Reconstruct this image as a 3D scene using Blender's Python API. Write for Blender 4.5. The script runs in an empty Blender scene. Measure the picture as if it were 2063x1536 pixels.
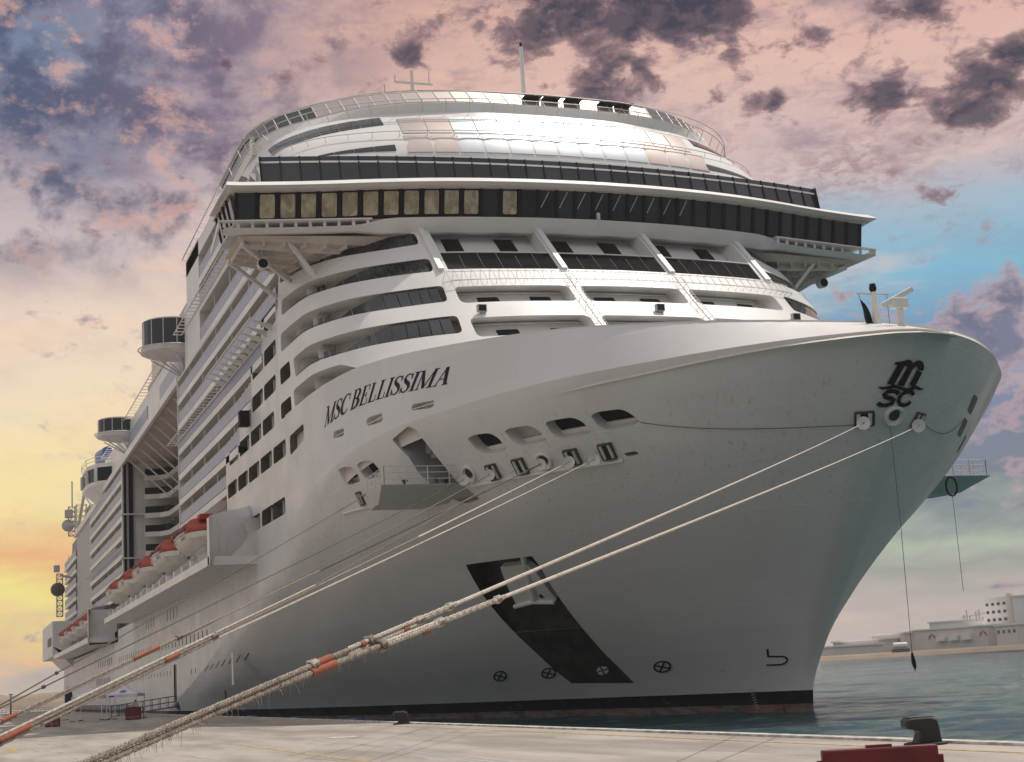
import bpy, math, random
import numpy as np
from mathutils import Vector, Matrix
from mathutils.geometry import delaunay_2d_cdt, tessellate_polygon
random.seed(7)
rad = math.radians
scene = bpy.context.scene

# ------------------------------------------------------------------ camera
CAM = np.array((75.80, -44.53, 3.03))
YAW, PITCH, ROLL = 0.353662, 0.188564, 0.0606439
def make_camera():
    F0 = Vector((-math.cos(YAW), math.sin(YAW), 0)); R0 = Vector((math.sin(YAW), math.cos(YAW), 0)); U0 = Vector((0, 0, 1))
    F = F0*math.cos(PITCH) + U0*math.sin(PITCH)
    U = U0*math.cos(PITCH) - F0*math.sin(PITCH)
    R = R0*math.cos(ROLL) - U*math.sin(ROLL)
    U = U*math.cos(ROLL) + R0*math.sin(ROLL)
    cam = bpy.data.cameras.new('camera'); o = bpy.data.objects.new('camera', cam)
    scene.collection.objects.link(o)
    m = Matrix(((R.x, U.x, -F.x, CAM[0]), (R.y, U.y, -F.y, CAM[1]), (R.z, U.z, -F.z, CAM[2]), (0, 0, 0, 1)))
    o.matrix_world = m
    cam.sensor_fit = 'HORIZONTAL'; cam.sensor_width = 36; cam.lens = 36*3082.02/2063
    cam.clip_start = 0.2; cam.clip_end = 20000
    scene.camera = o
make_camera()

# ------------------------------------------------------------------ node helper
class NT:
    def __init__(s, tree): s.t = tree; s.n = tree.nodes; s.l = tree.links
    def node(s, kind, **kw):
        n = s.n.new(kind)
        for k, v in kw.items(): setattr(n, k, v)
        return n
    def put(s, sock, v):
        if hasattr(v, 'bl_idname') or isinstance(v, bpy.types.NodeSocket): s.l.new(v, sock)
        elif isinstance(v, (tuple, list)) and len(v) == 3 and sock.type == 'RGBA': sock.default_value = (*v, 1)
        else: sock.default_value = v
    def m(s, op, a, b=None, c=None, clamp=False):
        n = s.node('ShaderNodeMath', operation=op, use_clamp=clamp)
        for i, v in enumerate((a, b, c)):
            if v is not None: s.put(n.inputs[i], v)
        return n.outputs[0]
    def vm(s, op, a, b=None):
        n = s.node('ShaderNodeVectorMath', operation=op); s.put(n.inputs[0], a)
        if b is not None: s.put(n.inputs[1], b)
        return n.outputs[1] if op in ('DOT_PRODUCT', 'LENGTH', 'DISTANCE') else n.outputs[0]
    def mix(s, f, a, b, blend='MIX'):
        n = s.node('ShaderNodeMix', data_type='RGBA', blend_type=blend)
        s.put(n.inputs[0], f); s.put(n.inputs[6], a); s.put(n.inputs[7], b); return n.outputs[2]
    def rng(s, v, a, b, c=0., d=1., smooth=True):
        n = s.node('ShaderNodeMapRange'); n.interpolation_type = 'SMOOTHSTEP' if smooth else 'LINEAR'
        for i, x in enumerate((v, a, b, c, d)): s.put(n.inputs[i], x)
        return n.outputs[0]
    def noise(s, vec, scale, detail=4, rough=.55, dist=0.):
        n = s.node('ShaderNodeTexNoise'); s.put(n.inputs['Vector'], vec); n.inputs['Scale'].default_value = scale
        n.inputs['Detail'].default_value = detail; n.inputs['Roughness'].default_value = rough; n.inputs['Distortion'].default_value = dist
        return n.outputs['Fac']
    def ramp(s, v, stops, interp='LINEAR'):
        n = s.node('ShaderNodeValToRGB'); s.put(n.inputs[0], v); r = n.color_ramp; r.interpolation = interp
        while len(r.elements) < len(stops): r.elements.new(.5)
        for e, (p, c) in zip(r.elements, stops): e.position = p; e.color = (*c, 1)
        return n.outputs[0]
    def comb(s, x, y, z):
        n = s.node('ShaderNodeCombineXYZ')
        for i, v in enumerate((x, y, z)): s.put(n.inputs[i], v)
        return n.outputs[0]
    def sep(s, v):
        n = s.node('ShaderNodeSeparateXYZ'); s.put(n.inputs[0], v); return n.outputs

def srgb(r, g, b):
    f = lambda c: c/12.92 if c <= .04045 else ((c+.055)/1.055)**2.4
    return tuple(f(x/255) for x in (r, g, b))

# ------------------------------------------------------------------ sun and sky
SUN = Vector((-.14, .41, 1.0)).normalized()
sl = bpy.data.lights.new('sun', 'SUN'); sl.energy = 2.9; sl.angle = rad(.6); sl.color = (1, .93, .84)
so = bpy.data.objects.new('sun', sl); scene.collection.objects.link(so)
so.rotation_euler = SUN.to_track_quat('Z', 'Y').to_euler(); so.location = SUN*400

def make_world():
    w = bpy.data.worlds.new('World'); scene.world = w; w.use_nodes = True
    t = NT(w.node_tree); t.n.clear()
    tc = t.node('ShaderNodeTexCoord'); d = tc.outputs['Generated']; x, y, z = t.sep(d)[:3]
    deg = 180/math.pi
    az = t.m('MULTIPLY', t.m('ARCTAN2', y, t.m('MULTIPLY', x, -1.)), deg)        # 0 = along -x, rising to the right
    el = t.m('MULTIPLY', t.m('ARCSINE', z), deg)
    # slow wobble of the bands
    zc = t.m('ADD', t.m('MAXIMUM', z, 0.), .22)
    pl = t.comb(t.m('DIVIDE', x, zc), t.m('DIVIDE', y, zc), 0.)
    wob = t.m('MULTIPLY', t.m('SUBTRACT', t.noise(pl, 1.6, 5, .6), .5), 7.)
    e2 = t.m('DIVIDE', t.m('ADD', t.m('ADD', el, wob), 2.), 34., clamp=True)
    P = lambda e: (e+2)/34
    left = t.ramp(e2, [(P(-2), srgb(170, 160, 150)), (P(.6), srgb(196, 186, 176)), (P(1.8), srgb(244, 200, 150)), (P(3.4), srgb(255, 238, 138)),
        (P(5), srgb(244, 184, 128)), (P(7), srgb(255, 232, 160)), (P(10), srgb(250, 228, 190)), (P(13), srgb(240, 216, 196)), (P(16.5), srgb(208, 190, 190)),
        (P(20), srgb(158, 150, 164)), (P(24), srgb(150, 140, 158)), (P(28), srgb(112, 128, 156))])
    mid = t.ramp(e2, [(P(-2), srgb(180, 170, 160)), (P(3), srgb(190, 190, 175)), (P(8), srgb(190, 190, 200)), (P(14), srgb(220, 190, 185)),
        (P(20), srgb(226, 190, 178)), (P(24), srgb(214, 172, 160)), (P(29), srgb(205, 165, 160))])
    right = t.ramp(e2, [(P(-2), srgb(190, 175, 165)), (P(0), srgb(204, 190, 180)), (P(1.6), srgb(184, 176, 170)), (P(3), srgb(150, 158, 150)), (P(4.2), srgb(176, 192, 170)),
        (P(6), srgb(112, 124, 140)), (P(8.5), srgb(120, 132, 160)), (P(11), srgb(112, 150, 184)), (P(14), srgb(128, 184, 210)),
        (P(16.5), srgb(160, 186, 204)), (P(18.5), srgb(206, 184, 184)), (P(22), srgb(226, 186, 174)), (P(26), srgb(214, 164, 158))])
    a1 = t.rng(az, 5., 19.); a2 = t.rng(az, 20., 33.)
    col = t.mix(a2, t.mix(a1, left, mid), right)
    # soft streaks
    st = t.noise(t.comb(t.m('MULTIPLY', az, .10), t.m('MULTIPLY', el, .42), 3.), 1.2, 7, .62, .2)
    col = t.mix(t.m('MULTIPLY', t.rng(st, .48, .74), .55), col, t.mix(a2, srgb(255, 214, 170), srgb(236, 206, 190)))
    st2 = t.noise(t.comb(t.m('MULTIPLY', az, .13), t.m('MULTIPLY', el, .30), 9.), 1.5, 8, .65, .2)
    purp = t.m('MULTIPLY', t.rng(st2, .47, .68), t.rng(el, 12., 20., .12, .62))
    col = t.mix(purp, col, srgb(128, 116, 138))
    blue = t.m('MULTIPLY', t.m('MULTIPLY', t.rng(az, 9., 2.), t.rng(el, 13., 22.)), t.rng(t.noise(pl, 3.1, 6, .6), .42, .62))
    col = t.mix(t.m('MULTIPLY', blue, .75), col, srgb(104, 130, 160))
    # dark cumulus: noise pushed up by placed patches (azimuth, elevation, half width, half height, strength)
    ae = t.comb(az, el, 0.)
    patches = [(24.1, 24.2, 3.4, 1.5, .42), (28.4, 23.9, 2.6, 1.15, .44), (21.7, 23.5, 1.3, .93, .26), (25.0, 21.7, 1.7, .85, .38), (23.6, 21.0, 1.12, .56, .24), (16.9, 23.0, .93, .48, .30),
        (18.1, 24.2, 1.12, .74, .20), (35.3, 20.0, 1.1, .85, .42), (38.9, 19.7, 2.2, 1.2, .40), (40.1, 20.7, .74, .56, .30), (38.1, 18.8, 1.02, .56, .32), (36.8, 22.7, 1.86, .63, .36), (33.1, 22.3, 1.49, .56, .26),
        (29.8, 22.1, .93, .52, .22), (31.2, 20.3, .45, .63, .28), (30.0, 20.0, .56, .56, .22), (28.9, 20.5, .56, .41, .22), (36.1, 16.1, .93, .41, .20), (37.6, 16.0, .74, .30, .26), (39.0, 12.1, .93, .93, .34),
        (37.0, 11.5, 1.67, .63, .27), (38.2, 10.6, 1.12, 1.12, .36), (38.5, 8.1, .93, .93, .33), (37.0, 7.6, 1.12, .65, .24), (38.3, 6.2, .74, .46, .25), (9.9, 22.8, .84, .37, .26), (7.3, 22.4, .48, .37, .27), (8.9, 19.4, .86, .37, .30),
        (11.9, 22.3, .78, .37, .24), (3.1, 18.8, .78, .45, .30), (13.8, 23.6, .48, .30, .20), (14.9, 23.3, .74, .46, .14), (33.0, 12.9, .56, .30, .20), (37.4, 2.0, 1.6, .12, .24)]
    bias = 0.
    for (pa, pe, sa, se, k) in patches:
        if k <= 0: continue
        v = t.vm('DIVIDE', t.vm('SUBTRACT', ae, (pa, pe, 0.)), (sa, se, 1.))
        g = t.m('EXPONENT', t.m('MULTIPLY', t.vm('DOT_PRODUCT', v, v), -1.))
        bias = t.m('MULTIPLY_ADD', g, k, bias)
    nv = t.comb(t.m('MULTIPLY', az, .34), t.m('MULTIPLY', el, .52), 1.7)
    n1 = t.noise(nv, 2.1, 9, .60, .25)
    dens = t.m('ADD', t.m('MULTIPLY', t.m('SUBTRACT', n1, .52), 1.25), bias)
    edge = t.rng(dens, .07, .25); core = t.rng(dens, .12, .42)
    n1b = t.noise(t.vm('ADD', nv, (-.16, .22, 0.)), 2.1, 9, .60, .25); lit = t.rng(t.m('SUBTRACT', n1, n1b), -.09, .12)
    ctop = t.mix(t.rng(el, 12., 17.), srgb(188, 164, 172), srgb(146, 118, 124))
    ccore = t.mix(t.rng(el, 12., 17.), srgb(104, 110, 136), srgb(60, 60, 78))
    body_ = t.mix(core, ctop, ccore); body_ = t.mix(t.m('MULTIPLY', lit, t.m('SUBTRACT', .62, t.m('MULTIPLY', core, .45))), body_, t.mix(.5, col, ctop))
    col = t.mix(edge, col, body_)
    # smaller wisps lit pink from below
    n2 = t.noise(t.vm('ADD', nv, (7.3, 2.1, 0.)), 3.1, 8, .66, .5)
    wis = t.m('MULTIPLY', t.rng(n2, .56, .70), t.m('MULTIPLY', t.rng(el, 9., 18., .05, .75), t.rng(az, 2., 22., .3, 1.)))
    col = t.mix(t.m('MULTIPLY', wis, .45), col, srgb(156, 128, 136))
    # broken slate-and-rose layer in the upper left, thinning to the right
    lt = t.m('MULTIPLY', t.rng(az, 20., 7.), t.rng(el, 13.5, 18.))
    n3 = t.noise(t.vm('ADD', t.comb(t.m('MULTIPLY', az, .30), t.m('MULTIPLY', el, .40), 5.), (3., 1., 0.)), 1.0, 10, .62, .15)
    col = t.mix(t.m('MULTIPLY', t.m('MULTIPLY', lt, t.rng(n3, .42, .60)), .9), col, t.mix(t.rng(az, 1., 10.), srgb(68, 82, 114), srgb(102, 94, 120)))
    n4 = t.noise(t.vm('ADD', t.comb(t.m('MULTIPLY', az, .36), t.m('MULTIPLY', el, .5), 8.), (9., 4., 0.)), 1.3, 10, .66, .15)
    col = t.mix(t.m('MULTIPLY', t.m('MULTIPLY', lt, t.rng(n4, .52, .66)), .7), col, srgb(212, 170, 160))
    veil = t.m('MULTIPLY', t.m('EXPONENT', t.m('MULTIPLY', t.m('ADD', t.m('POWER', t.m('DIVIDE', t.m('SUBTRACT', az, 33.8), 3.2), 2.), t.m('POWER', t.m('DIVIDE', t.m('SUBTRACT', el, 17.6), 1.3), 2.)), -1.)), t.rng(t.noise(t.vm('MULTIPLY', ae, (1., 2.2, 1.)), 1.6, 8, .62, .3), .40, .62))
    col = t.mix(t.m('MULTIPLY', veil, .8), col, srgb(166, 136, 142))
    # physical sky above and behind the sunset band
    sky = t.node('ShaderNodeTexSky'); sky.sky_type = 'NISHITA'; sky.sun_disc = False
    sky.sun_elevation = math.asin(SUN.z); sky.sun_rotation = math.atan2(SUN.x, SUN.y)
    sky.air_density = 1.0; sky.dust_density = 1.5; sky.ozone_density = 2.0
    nish = t.mix(.62, t.vm('MULTIPLY', sky.outputs[0], (.065, .06, .055)), t.mix(t.rng(el, 2., 34.), srgb(122, 120, 122), srgb(250, 243, 242)))
    behind = t.rng(t.m('ABSOLUTE', t.m('SUBTRACT', az, 20.)), 60., 110.)
    f = t.m('MAXIMUM', t.rng(el, 30., 52.), behind)
    side = t.rng(az, 41.2, 49.)
    col = t.mix(side, col, t.mix(t.rng(el, 0., 25.), srgb(150, 142, 144), srgb(186, 172, 176)))
    col = t.mix(t.rng(az, -1., -24.), col, t.mix(t.rng(el, 0., 25.), srgb(172, 168, 170), srgb(222, 216, 218)))
    col = t.mix(f, col, nish)
    bg = t.node('ShaderNodeBackground'); t.l.new(col, bg.inputs[0]); bg.inputs[1].default_value = 1.0
    out = t.node('ShaderNodeOutputWorld'); t.l.new(bg.outputs[0], out.inputs[0])
make_world()
scene.view_settings.view_transform = 'Standard'; scene.view_settings.look = 'None'
scene.view_settings.exposure = 0.0; scene.view_settings.gamma = 1
scene.render.engine = 'CYCLES'
scene.cycles.max_bounces = 6; scene.cycles.diffuse_bounces = 3; scene.cycles.glossy_bounces = 3
scene.cycles.transmission_bounces = 4; scene.cycles.transparent_max_bounces = 6

# ------------------------------------------------------------------ materials
def principled(name, base, rough=.5, metal=0., spec=.5):
    m = bpy.data.materials.new(name); m.use_nodes = True; t = NT(m.node_tree); b = t.n['Principled BSDF']
    b.inputs['Base Color'].default_value = (*base, 1); b.inputs['Roughness'].default_value = rough
    b.inputs['Metallic'].default_value = metal; b.inputs['Specular IOR Level'].default_value = spec
    return m, t, b
def mottled(name, base, rough=.5, metal=0., amount=.12, scale=1.5, bump=0., spec=.5, bscale=None):
    m, t, b = principled(name, base, rough, metal, spec)
    g = t.node('ShaderNodeNewGeometry'); n = t.noise(g.outputs['Position'], scale, 6, .6)
    dark = tuple(c*(1-amount*1.6) for c in base); lite = tuple(min(1, c*(1+amount*.6)) for c in base)
    t.l.new(t.mix(t.rng(n, .3, .7), dark, lite), b.inputs['Base Color'])
    t.l.new(t.rng(n, .2, .8, rough*.8, min(1, rough*1.25)), b.inputs['Roughness'])
    if bump:
        bp = t.node('ShaderNodeBump'); bp.inputs['Strength'].default_value = bump; bp.inputs['Distance'].default_value = .05
        t.l.new(t.noise(g.outputs['Position'], bscale or scale*4, 5), bp.inputs['Height']); t.l.new(bp.outputs[0], b.inputs['Normal'])
    return m
def painted_white(name, base=(.74, .735, .72), seams=True, marks=False):
    m, t, b = principled(name, base, .38)
    g = t.node('ShaderNodeNewGeometry'); p = g.outputs['Position']; x, y, z = t.sep(p)[:3]
    n = t.noise(p, .35, 5, .6); n2 = t.noise(t.vm('MULTIPLY', p, (1., 1., .16)), 1.3, 5, .6)
    col = t.mix(t.rng(n, .35, .7, 0., .35), base, tuple(c*.9 for c in base))
    col = t.mix(t.rng(n2, .56, .78, 0., .16), col, (.56, .52, .47))
    h = t.m('MULTIPLY', t.noise(t.vm('MULTIPLY', p, (1, 1, .6)), .5, 3), .35)
    if seams:
        # horizontal plating seams every 2.4 m, vertical butts
        s = t.m('ABSOLUTE', t.m('SUBTRACT', t.m('FRACT', t.m('DIVIDE', z, 2.4)), .5))
        line = t.rng(s, .0, .009, 1., 0.)
        s2 = t.m('ABSOLUTE', t.m('SUBTRACT', t.m('FRACT', t.m('DIVIDE', t.m('ADD', x, t.m('MULTIPLY', t.m('FLOOR', t.m('DIVIDE', z, 2.4)), 3.7)), 9.)), .5))
        line = t.m('MAXIMUM', line, t.m('MULTIPLY', t.rng(s2, .0, .004, 1., 0.), .6))
        col = t.mix(t.m('MULTIPLY', line, t.rng(n, .3, .6, .35, 1.)), col, (.90, .88, .84)) if marks else col
        h = t.m('ADD', h, t.m('MULTIPLY', line, .26))
        # each plate a slightly different tone, shallow dishing between the frames
        row = t.m('FLOOR', t.m('DIVIDE', z, 2.4)); cell = t.m('FLOOR', t.m('DIVIDE', t.m('ADD', x, t.m('MULTIPLY', row, 3.7)), 9.))
        wn = t.node('ShaderNodeTexWhiteNoise'); wn.noise_dimensions = '2D'; t.put(wn.inputs['Vector'], t.comb(row, cell, 0.))
        col = t.mix(t.m('MULTIPLY', wn.outputs['Value'], .5), col, tuple(c*.86 for c in base))
        dish = t.m('MULTIPLY', t.m('SINE', t.m('MULTIPLY', x, 5.2)), t.m('SINE', t.m('MULTIPLY', z, 2.62))); msk = t.rng(t.noise(p, .22, 3), .38, .66)
        h = t.m('ADD', h, t.m('MULTIPLY', t.m('MULTIPLY', dish, msk), .07))
    if marks:
        zz = t.m('ADD', z, t.m('MULTIPLY', t.m('SUBTRACT', n2, .5), .05))
        black = t.m('LESS_THAN', zz, 1.15)
        col = t.mix(black, col, (.006, .008, .012))
        dirt = t.noise(t.vm('MULTIPLY', p, (.6, .6, 2.)), 1.4, 6, .7)
        foul = t.mix(t.rng(dirt, .4, .62), (.17, .155, .14), t.mix(t.rng(n, .4, .6), (.20, .07, .045), (.05, .045, .04)))
        col = t.mix(t.m('LESS_THAN', zz, .42), col, foul)
        # rust runs under the chocks
        streak = t.m('MULTIPLY', t.rng(t.noise(t.vm('MULTIPLY', p, (2.2, 2.2, .10)), 1.6, 5, .7), .55, .70), t.m('MULTIPLY', t.rng(z, 8., 13.), t.rng(z, 18.5, 15.5)))
        col = t.mix(t.m('MULTIPLY', streak, .5), col, (.40, .31, .22))
        scuff = t.m('MULTIPLY', t.rng(t.noise(t.vm('MULTIPLY', p, (.5, .5, 1.6)), 1.1, 8, .72), .60, .70), t.rng(z, 6., 1.5))
        col = t.mix(t.m('MULTIPLY', scuff, .4), col, (.33, .28, .24))
    t.l.new(col, b.inputs['Base Color']); t.l.new(t.rng(n, .3, .7, .30, .48), b.inputs['Roughness'])
    bp = t.node('ShaderNodeBump'); bp.inputs['Strength'].default_value = .42; bp.inputs['Distance'].default_value = .14
    t.l.new(h, bp.inputs['Height']); t.l.new(bp.outputs[0], b.inputs['Normal'])
    return m
M = {}
M['hull'] = painted_white('hull paint', (.70, .695, .68), True, True)
M['white'] = painted_white('superstructure paint', (.78, .77, .75), False)
M['white2'] = mottled('white steel', (.74, .73, .70), .42, amount=.06, scale=.8)
M['cream'] = mottled('cream bulkhead', (.66, .62, .56), .5, amount=.05, scale=.7)
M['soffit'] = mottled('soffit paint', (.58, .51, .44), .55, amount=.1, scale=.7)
M['grey'] = mottled('grey paint', (.42, .42, .42), .5, amount=.06, scale=.5)
M['deepgrey'] = mottled('window reveal', (.11, .107, .10), .6)
M['screen0'] = mottled('pale curtain', (.22, .21, .195), .85, amount=.2, scale=3)
M['rail'] = mottled('railing steel', (.62, .60, .57), .4, amount=.08, scale=2)
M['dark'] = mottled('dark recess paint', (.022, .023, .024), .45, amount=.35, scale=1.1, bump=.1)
def scraped():
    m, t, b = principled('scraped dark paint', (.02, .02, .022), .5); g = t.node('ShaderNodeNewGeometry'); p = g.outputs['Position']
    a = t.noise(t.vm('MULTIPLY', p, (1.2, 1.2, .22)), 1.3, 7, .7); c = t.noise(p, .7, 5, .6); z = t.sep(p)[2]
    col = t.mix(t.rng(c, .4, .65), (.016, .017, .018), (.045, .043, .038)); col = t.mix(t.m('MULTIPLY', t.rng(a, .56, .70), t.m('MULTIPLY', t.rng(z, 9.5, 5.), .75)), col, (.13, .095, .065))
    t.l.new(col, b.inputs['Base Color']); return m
M['scraped'] = scraped()
M['black'] = mottled('black paint', (.008, .009, .012), .7, amount=.2, scale=3, spec=.2)
M['bulk'] = mottled('shaded bulkhead', (.34, .31, .28), .7, amount=.08, scale=1.)  # bulkhead colour darkened to carry the shade inside the openings
M['steel'] = mottled('dark steel', (.10, .095, .09), .5, .4, amount=.3, scale=5)
M['orange'] = mottled('orange canopy', (.42, .055, .02), .6, amount=.15, scale=1.2, spec=.25)
M['boat'] = mottled('boat hull', (.66, .63, .56), .4, amount=.1, scale=1.2)
M['curtain'] = mottled('cabin curtain', (.15, .14, .125), .85, amount=.25, scale=2.2)
M['slide'] = mottled('blue slide', (.04, .12, .36), .3, amount=.1)
M['red'] = mottled('red plastic', (.13, .008, .010), .4, amount=.2, scale=2, bump=.15)
M['tent'] = mottled('tent fabric', (.68, .70, .76), .75, amount=.06, scale=1)
M['bollard'] = mottled('bollard paint', (.014, .015, .014), .55, amount=.3, scale=8, bump=.3)
M['bollard_top'] = mottled('pale bollard top', (.07, .07, .065), .6, amount=.4, scale=6, bump=.3)  # cap a lighter grey than the post
M['skin'] = mottled('skin', (.32, .18, .12), .6); M['cloth'] = mottled('dark clothing', (.16, .17, .2), .8); M['shirt'] = mottled('shirt', (.5, .5, .52), .8); M['hair'] = mottled('hair', (.02, .015, .012), .6)
M['blue'] = mottled('blue fender', (.015, .05, .16), .5, amount=.2, scale=3)
M['navy'] = mottled('navy cloth', (.02, .025, .06), .7)
M['yellowp'] = mottled('yellow road paint', (.50, .36, .12), .7, amount=.35, scale=3)
M['whitep'] = mottled('worn white paint', (.55, .53, .48), .7, amount=.35, scale=2)

def glass(name, base, rough=.06, metal=0., spec=.8, wob=.05, ws=.35, vary=0.):
    m, t, b = principled(name, base, rough, metal, spec)
    g = t.node('ShaderNodeNewGeometry')
    bp = t.node('ShaderNodeBump'); bp.inputs['Strength'].default_value = wob; bp.inputs['Distance'].default_value = .2
    t.l.new(t.noise(g.outputs['Position'], ws, 3), bp.inputs['Height']); t.l.new(bp.outputs[0], b.inputs['Normal'])
    if vary:
        oi = t.node('ShaderNodeObjectInfo')
        t.l.new(t.mix(t.m('MULTIPLY', oi.outputs['Random'], vary), base, tuple(c*2.2+.02 for c in base)), b.inputs['Base Color'])
    return m
M['glass'] = glass('dark glass', (.008, .010, .014), .05, 0., .5, .07, .5, vary=.9)
M['balglass'] = glass('balcony glass', (.36, .39, .50), .4, .0, .4)
M['smoke'] = glass('smoked glass', (.008, .008, .010), .08, 0., .2)
M['window'] = glass('window glass', (.014, .015, .017), .12, 0., .25, vary=.4)
M['mirror'] = glass('mirrored glazing', (.50, .53, .56), .36, .75, .5, .04, .5)
M['pinkish'] = glass('bronze glazing', (.56, .48, .45), .32, .7, .5, .05, .4)  # pink sky reflection put into the base colour of these panes
def foil():
    m, t, b = principled('foil blind', (.50, .42, .28), .38, .55)
    g = t.node('ShaderNodeNewGeometry'); n = t.noise(t.vm('MULTIPLY', g.outputs['Position'], (1, .8, .5)), 1.5, 6, .6, 1.0)
    t.l.new(t.mix(t.rng(n, .35, .68), (.34, .28, .18), (.62, .54, .40)), b.inputs['Base Color'])
    bp = t.node('ShaderNodeBump'); bp.inputs['Strength'].default_value = .9; bp.inputs['Distance'].default_value = .12
    t.l.new(n, bp.inputs['Height']); t.l.new(bp.outputs[0], b.inputs['Normal']); return m
M['foil'] = foil()
def ropemat(name, base, dirty=.5):
    m, t, b = principled(name, base, .9)
    g = t.node('ShaderNodeNewGeometry'); p = g.outputs['Position']
    n = t.noise(p, 9., 6, .7); n2 = t.noise(p, 60., 4, .7)
    c = t.mix(t.m('MULTIPLY', t.rng(n, .45, .72), dirty), base, (.16, .13, .10))
    c = t.mix(t.m('MULTIPLY', t.rng(n2, .45, .7), .6), c, tuple(q*.35 for q in base))
    t.l.new(c, b.inputs['Base Color'])
    bp = t.node('ShaderNodeBump'); bp.inputs['Strength'].default_value = .8; bp.inputs['Distance'].default_value = .012
    t.l.new(n2, bp.inputs['Height']); t.l.new(bp.outputs[0], b.inputs['Normal']); return m
M['rope'] = ropemat('white rope', (.66, .60, .52)); M['oldrope'] = ropemat('old grey rope', (.40, .35, .29), .8)
M['darkrope'] = ropemat('dark rope', (.10, .095, .09), .5); M['sleeve'] = ropemat('orange sleeve', (.38, .11, .06), .7)
M['greyrope'] = ropemat('grey rope', (.22, .205, .19), .5)

# ------------------------------------------------------------------ object helpers
COL = scene.collection
def link(name, me, mat, parent=None, label=None):
    o = bpy.data.objects.new(name, me); COL.objects.link(o)
    if mat: me.materials.append(M[mat] if isinstance(mat, str) else mat)
    if parent: o.parent = parent; o.matrix_parent_inverse = Matrix.Identity(4)
    if label: o['label'] = label
    return o
def thing(name, label, cat, loc=(0, 0, 0), rz=0, group=None):
    o = bpy.data.objects.new(name, None); COL.objects.link(o); o.location = loc; o.rotation_euler = (0, 0, rz)
    o.empty_display_size = .5; o['label'] = label; o['category'] = cat
    if group: o['group'] = group
    return o
def tag(o, label, cat, group=None):
    o['label'] = label; o['category'] = cat
    if group: o['group'] = group
    return o
class MB:
    def __init__(s): s.v = []; s.f = []
    def add(s, vs, fs):
        k = len(s.v); s.v += [tuple(float(c) for c in p) for p in vs]; s.f += [tuple(i+k for i in f) for f in fs]; return s
    def box(s, c, d, rz=0.):
        cx, cy, cz = c; a, b, h = d[0]/2, d[1]/2, d[2]/2; cs, sn = math.cos(rz), math.sin(rz)
        vs = [(cx+cs*x-sn*y, cy+sn*x+cs*y, cz+z) for z in (-h, h) for x, y in ((-a, -b), (a, -b), (a, b), (-a, b))]
        return s.add(vs, [(3, 2, 1, 0), (4, 5, 6, 7), (0, 1, 5, 4), (1, 2, 6, 5), (2, 3, 7, 6), (3, 0, 4, 7)])
    def ext(s, x0, x1, y0, y1, z0, z1): return s.box(((x0+x1)/2, (y0+y1)/2, (z0+z1)/2), (abs(x1-x0), abs(y1-y0), abs(z1-z0)))
    def bar(s, p0, p1, w, h=None, up=(0, 0, 1)):
        h = h or w; p0 = Vector(p0); p1 = Vector(p1); d = (p1-p0).normalized(); u = Vector(up)
        r = d.cross(u)
        if r.length < 1e-4: r = d.cross(Vector((1, 0, 0)))
        r.normalize(); u = r.cross(d)
        vs = [p+r*a*w/2+u*b*h/2 for p in (p0, p1) for a, b in ((-1, -1), (1, -1), (1, 1), (-1, 1))]
        return s.add(vs, [(3, 2, 1, 0), (4, 5, 6, 7), (0, 1, 5, 4), (1, 2, 6, 5), (2, 3, 7, 6), (3, 0, 4, 7)])
    def tube(s, pts, r, n=6, cap=True):
        pts = [Vector(p) for p in pts]; rs = r if isinstance(r, (list, tuple)) else [r]*len(pts); rings = []
        for i, p in enumerate(pts):
            d = (pts[min(i+1, len(pts)-1)]-pts[max(i-1, 0)]).normalized()
            a = d.cross(Vector((0, 0, 1)))
            if a.length < 1e-3: a = d.cross(Vector((1, 0, 0)))
            a.normalize(); b = a.cross(d)
            rings.append([p+(a*math.cos(2*math.pi*k/n)+b*math.sin(2*math.pi*k/n))*rs[i] for k in range(n)])
        return s.loft(rings, cap)
    def loft(s, rings, cap=True, closed=True):
        n = len(rings[0]); k = len(s.v); fs = []
        for i in range(len(rings)-1):
            for j in range(n if closed else n-1):
                a, b = i*n+j, i*n+(j+1) % n; fs.append((a, b, b+n, a+n))
        if cap and closed: fs += [tuple(range(n-1, -1, -1)), tuple((len(rings)-1)*n+j for j in range(n))]
        return s.add([p for r in rings for p in r], fs)
    def lathe(s, c, prof, n=20, axis='Z'):
        rings = []
        for r, h in prof:
            ring = []
            for k in range(n):
                a = 2*math.pi*k/n; u, v = r*math.cos(a), r*math.sin(a)
                ring.append((c[0]+u, c[1]+v, c[2]+h) if axis == 'Z' else (c[0]+h, c[1]+u, c[2]+v) if axis == 'X' else (c[0]+u, c[1]+h, c[2]+v))
            rings.append(ring)
        return s.loft(rings)
    def prism(s, poly, z0, z1):
        n = len(poly); vs = [(x, y, z0) for x, y in poly]+[(x, y, z1) for x, y in poly]
        return s.add(vs, [tuple(range(n-1, -1, -1)), tuple(range(n, 2*n))]+[(i, (i+1) % n, (i+1) % n+n, i+n) for i in range(n)])
    def build(s, name, mat, parent=None, label=None, smooth=False, bevel=0.):
        me = bpy.data.meshes.new(name); me.from_pydata(s.v, [], s.f)
        me.update()
        import bmesh
        bm = bmesh.new(); bm.from_mesh(me); bmesh.ops.recalc_face_normals(bm, faces=bm.faces); bm.to_mesh(me); bm.free()
        if smooth:
            me.shade_smooth() if hasattr(me, 'shade_smooth') else None
            me.set_sharp_from_angle(angle=rad(38))
        o = link(name, me, mat, parent, label)
        if bevel:
            b = o.modifiers.new('bevel', 'BEVEL'); b.width = bevel; b.segments = 2; b.limit_method = 'ANGLE'
        return o
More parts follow.
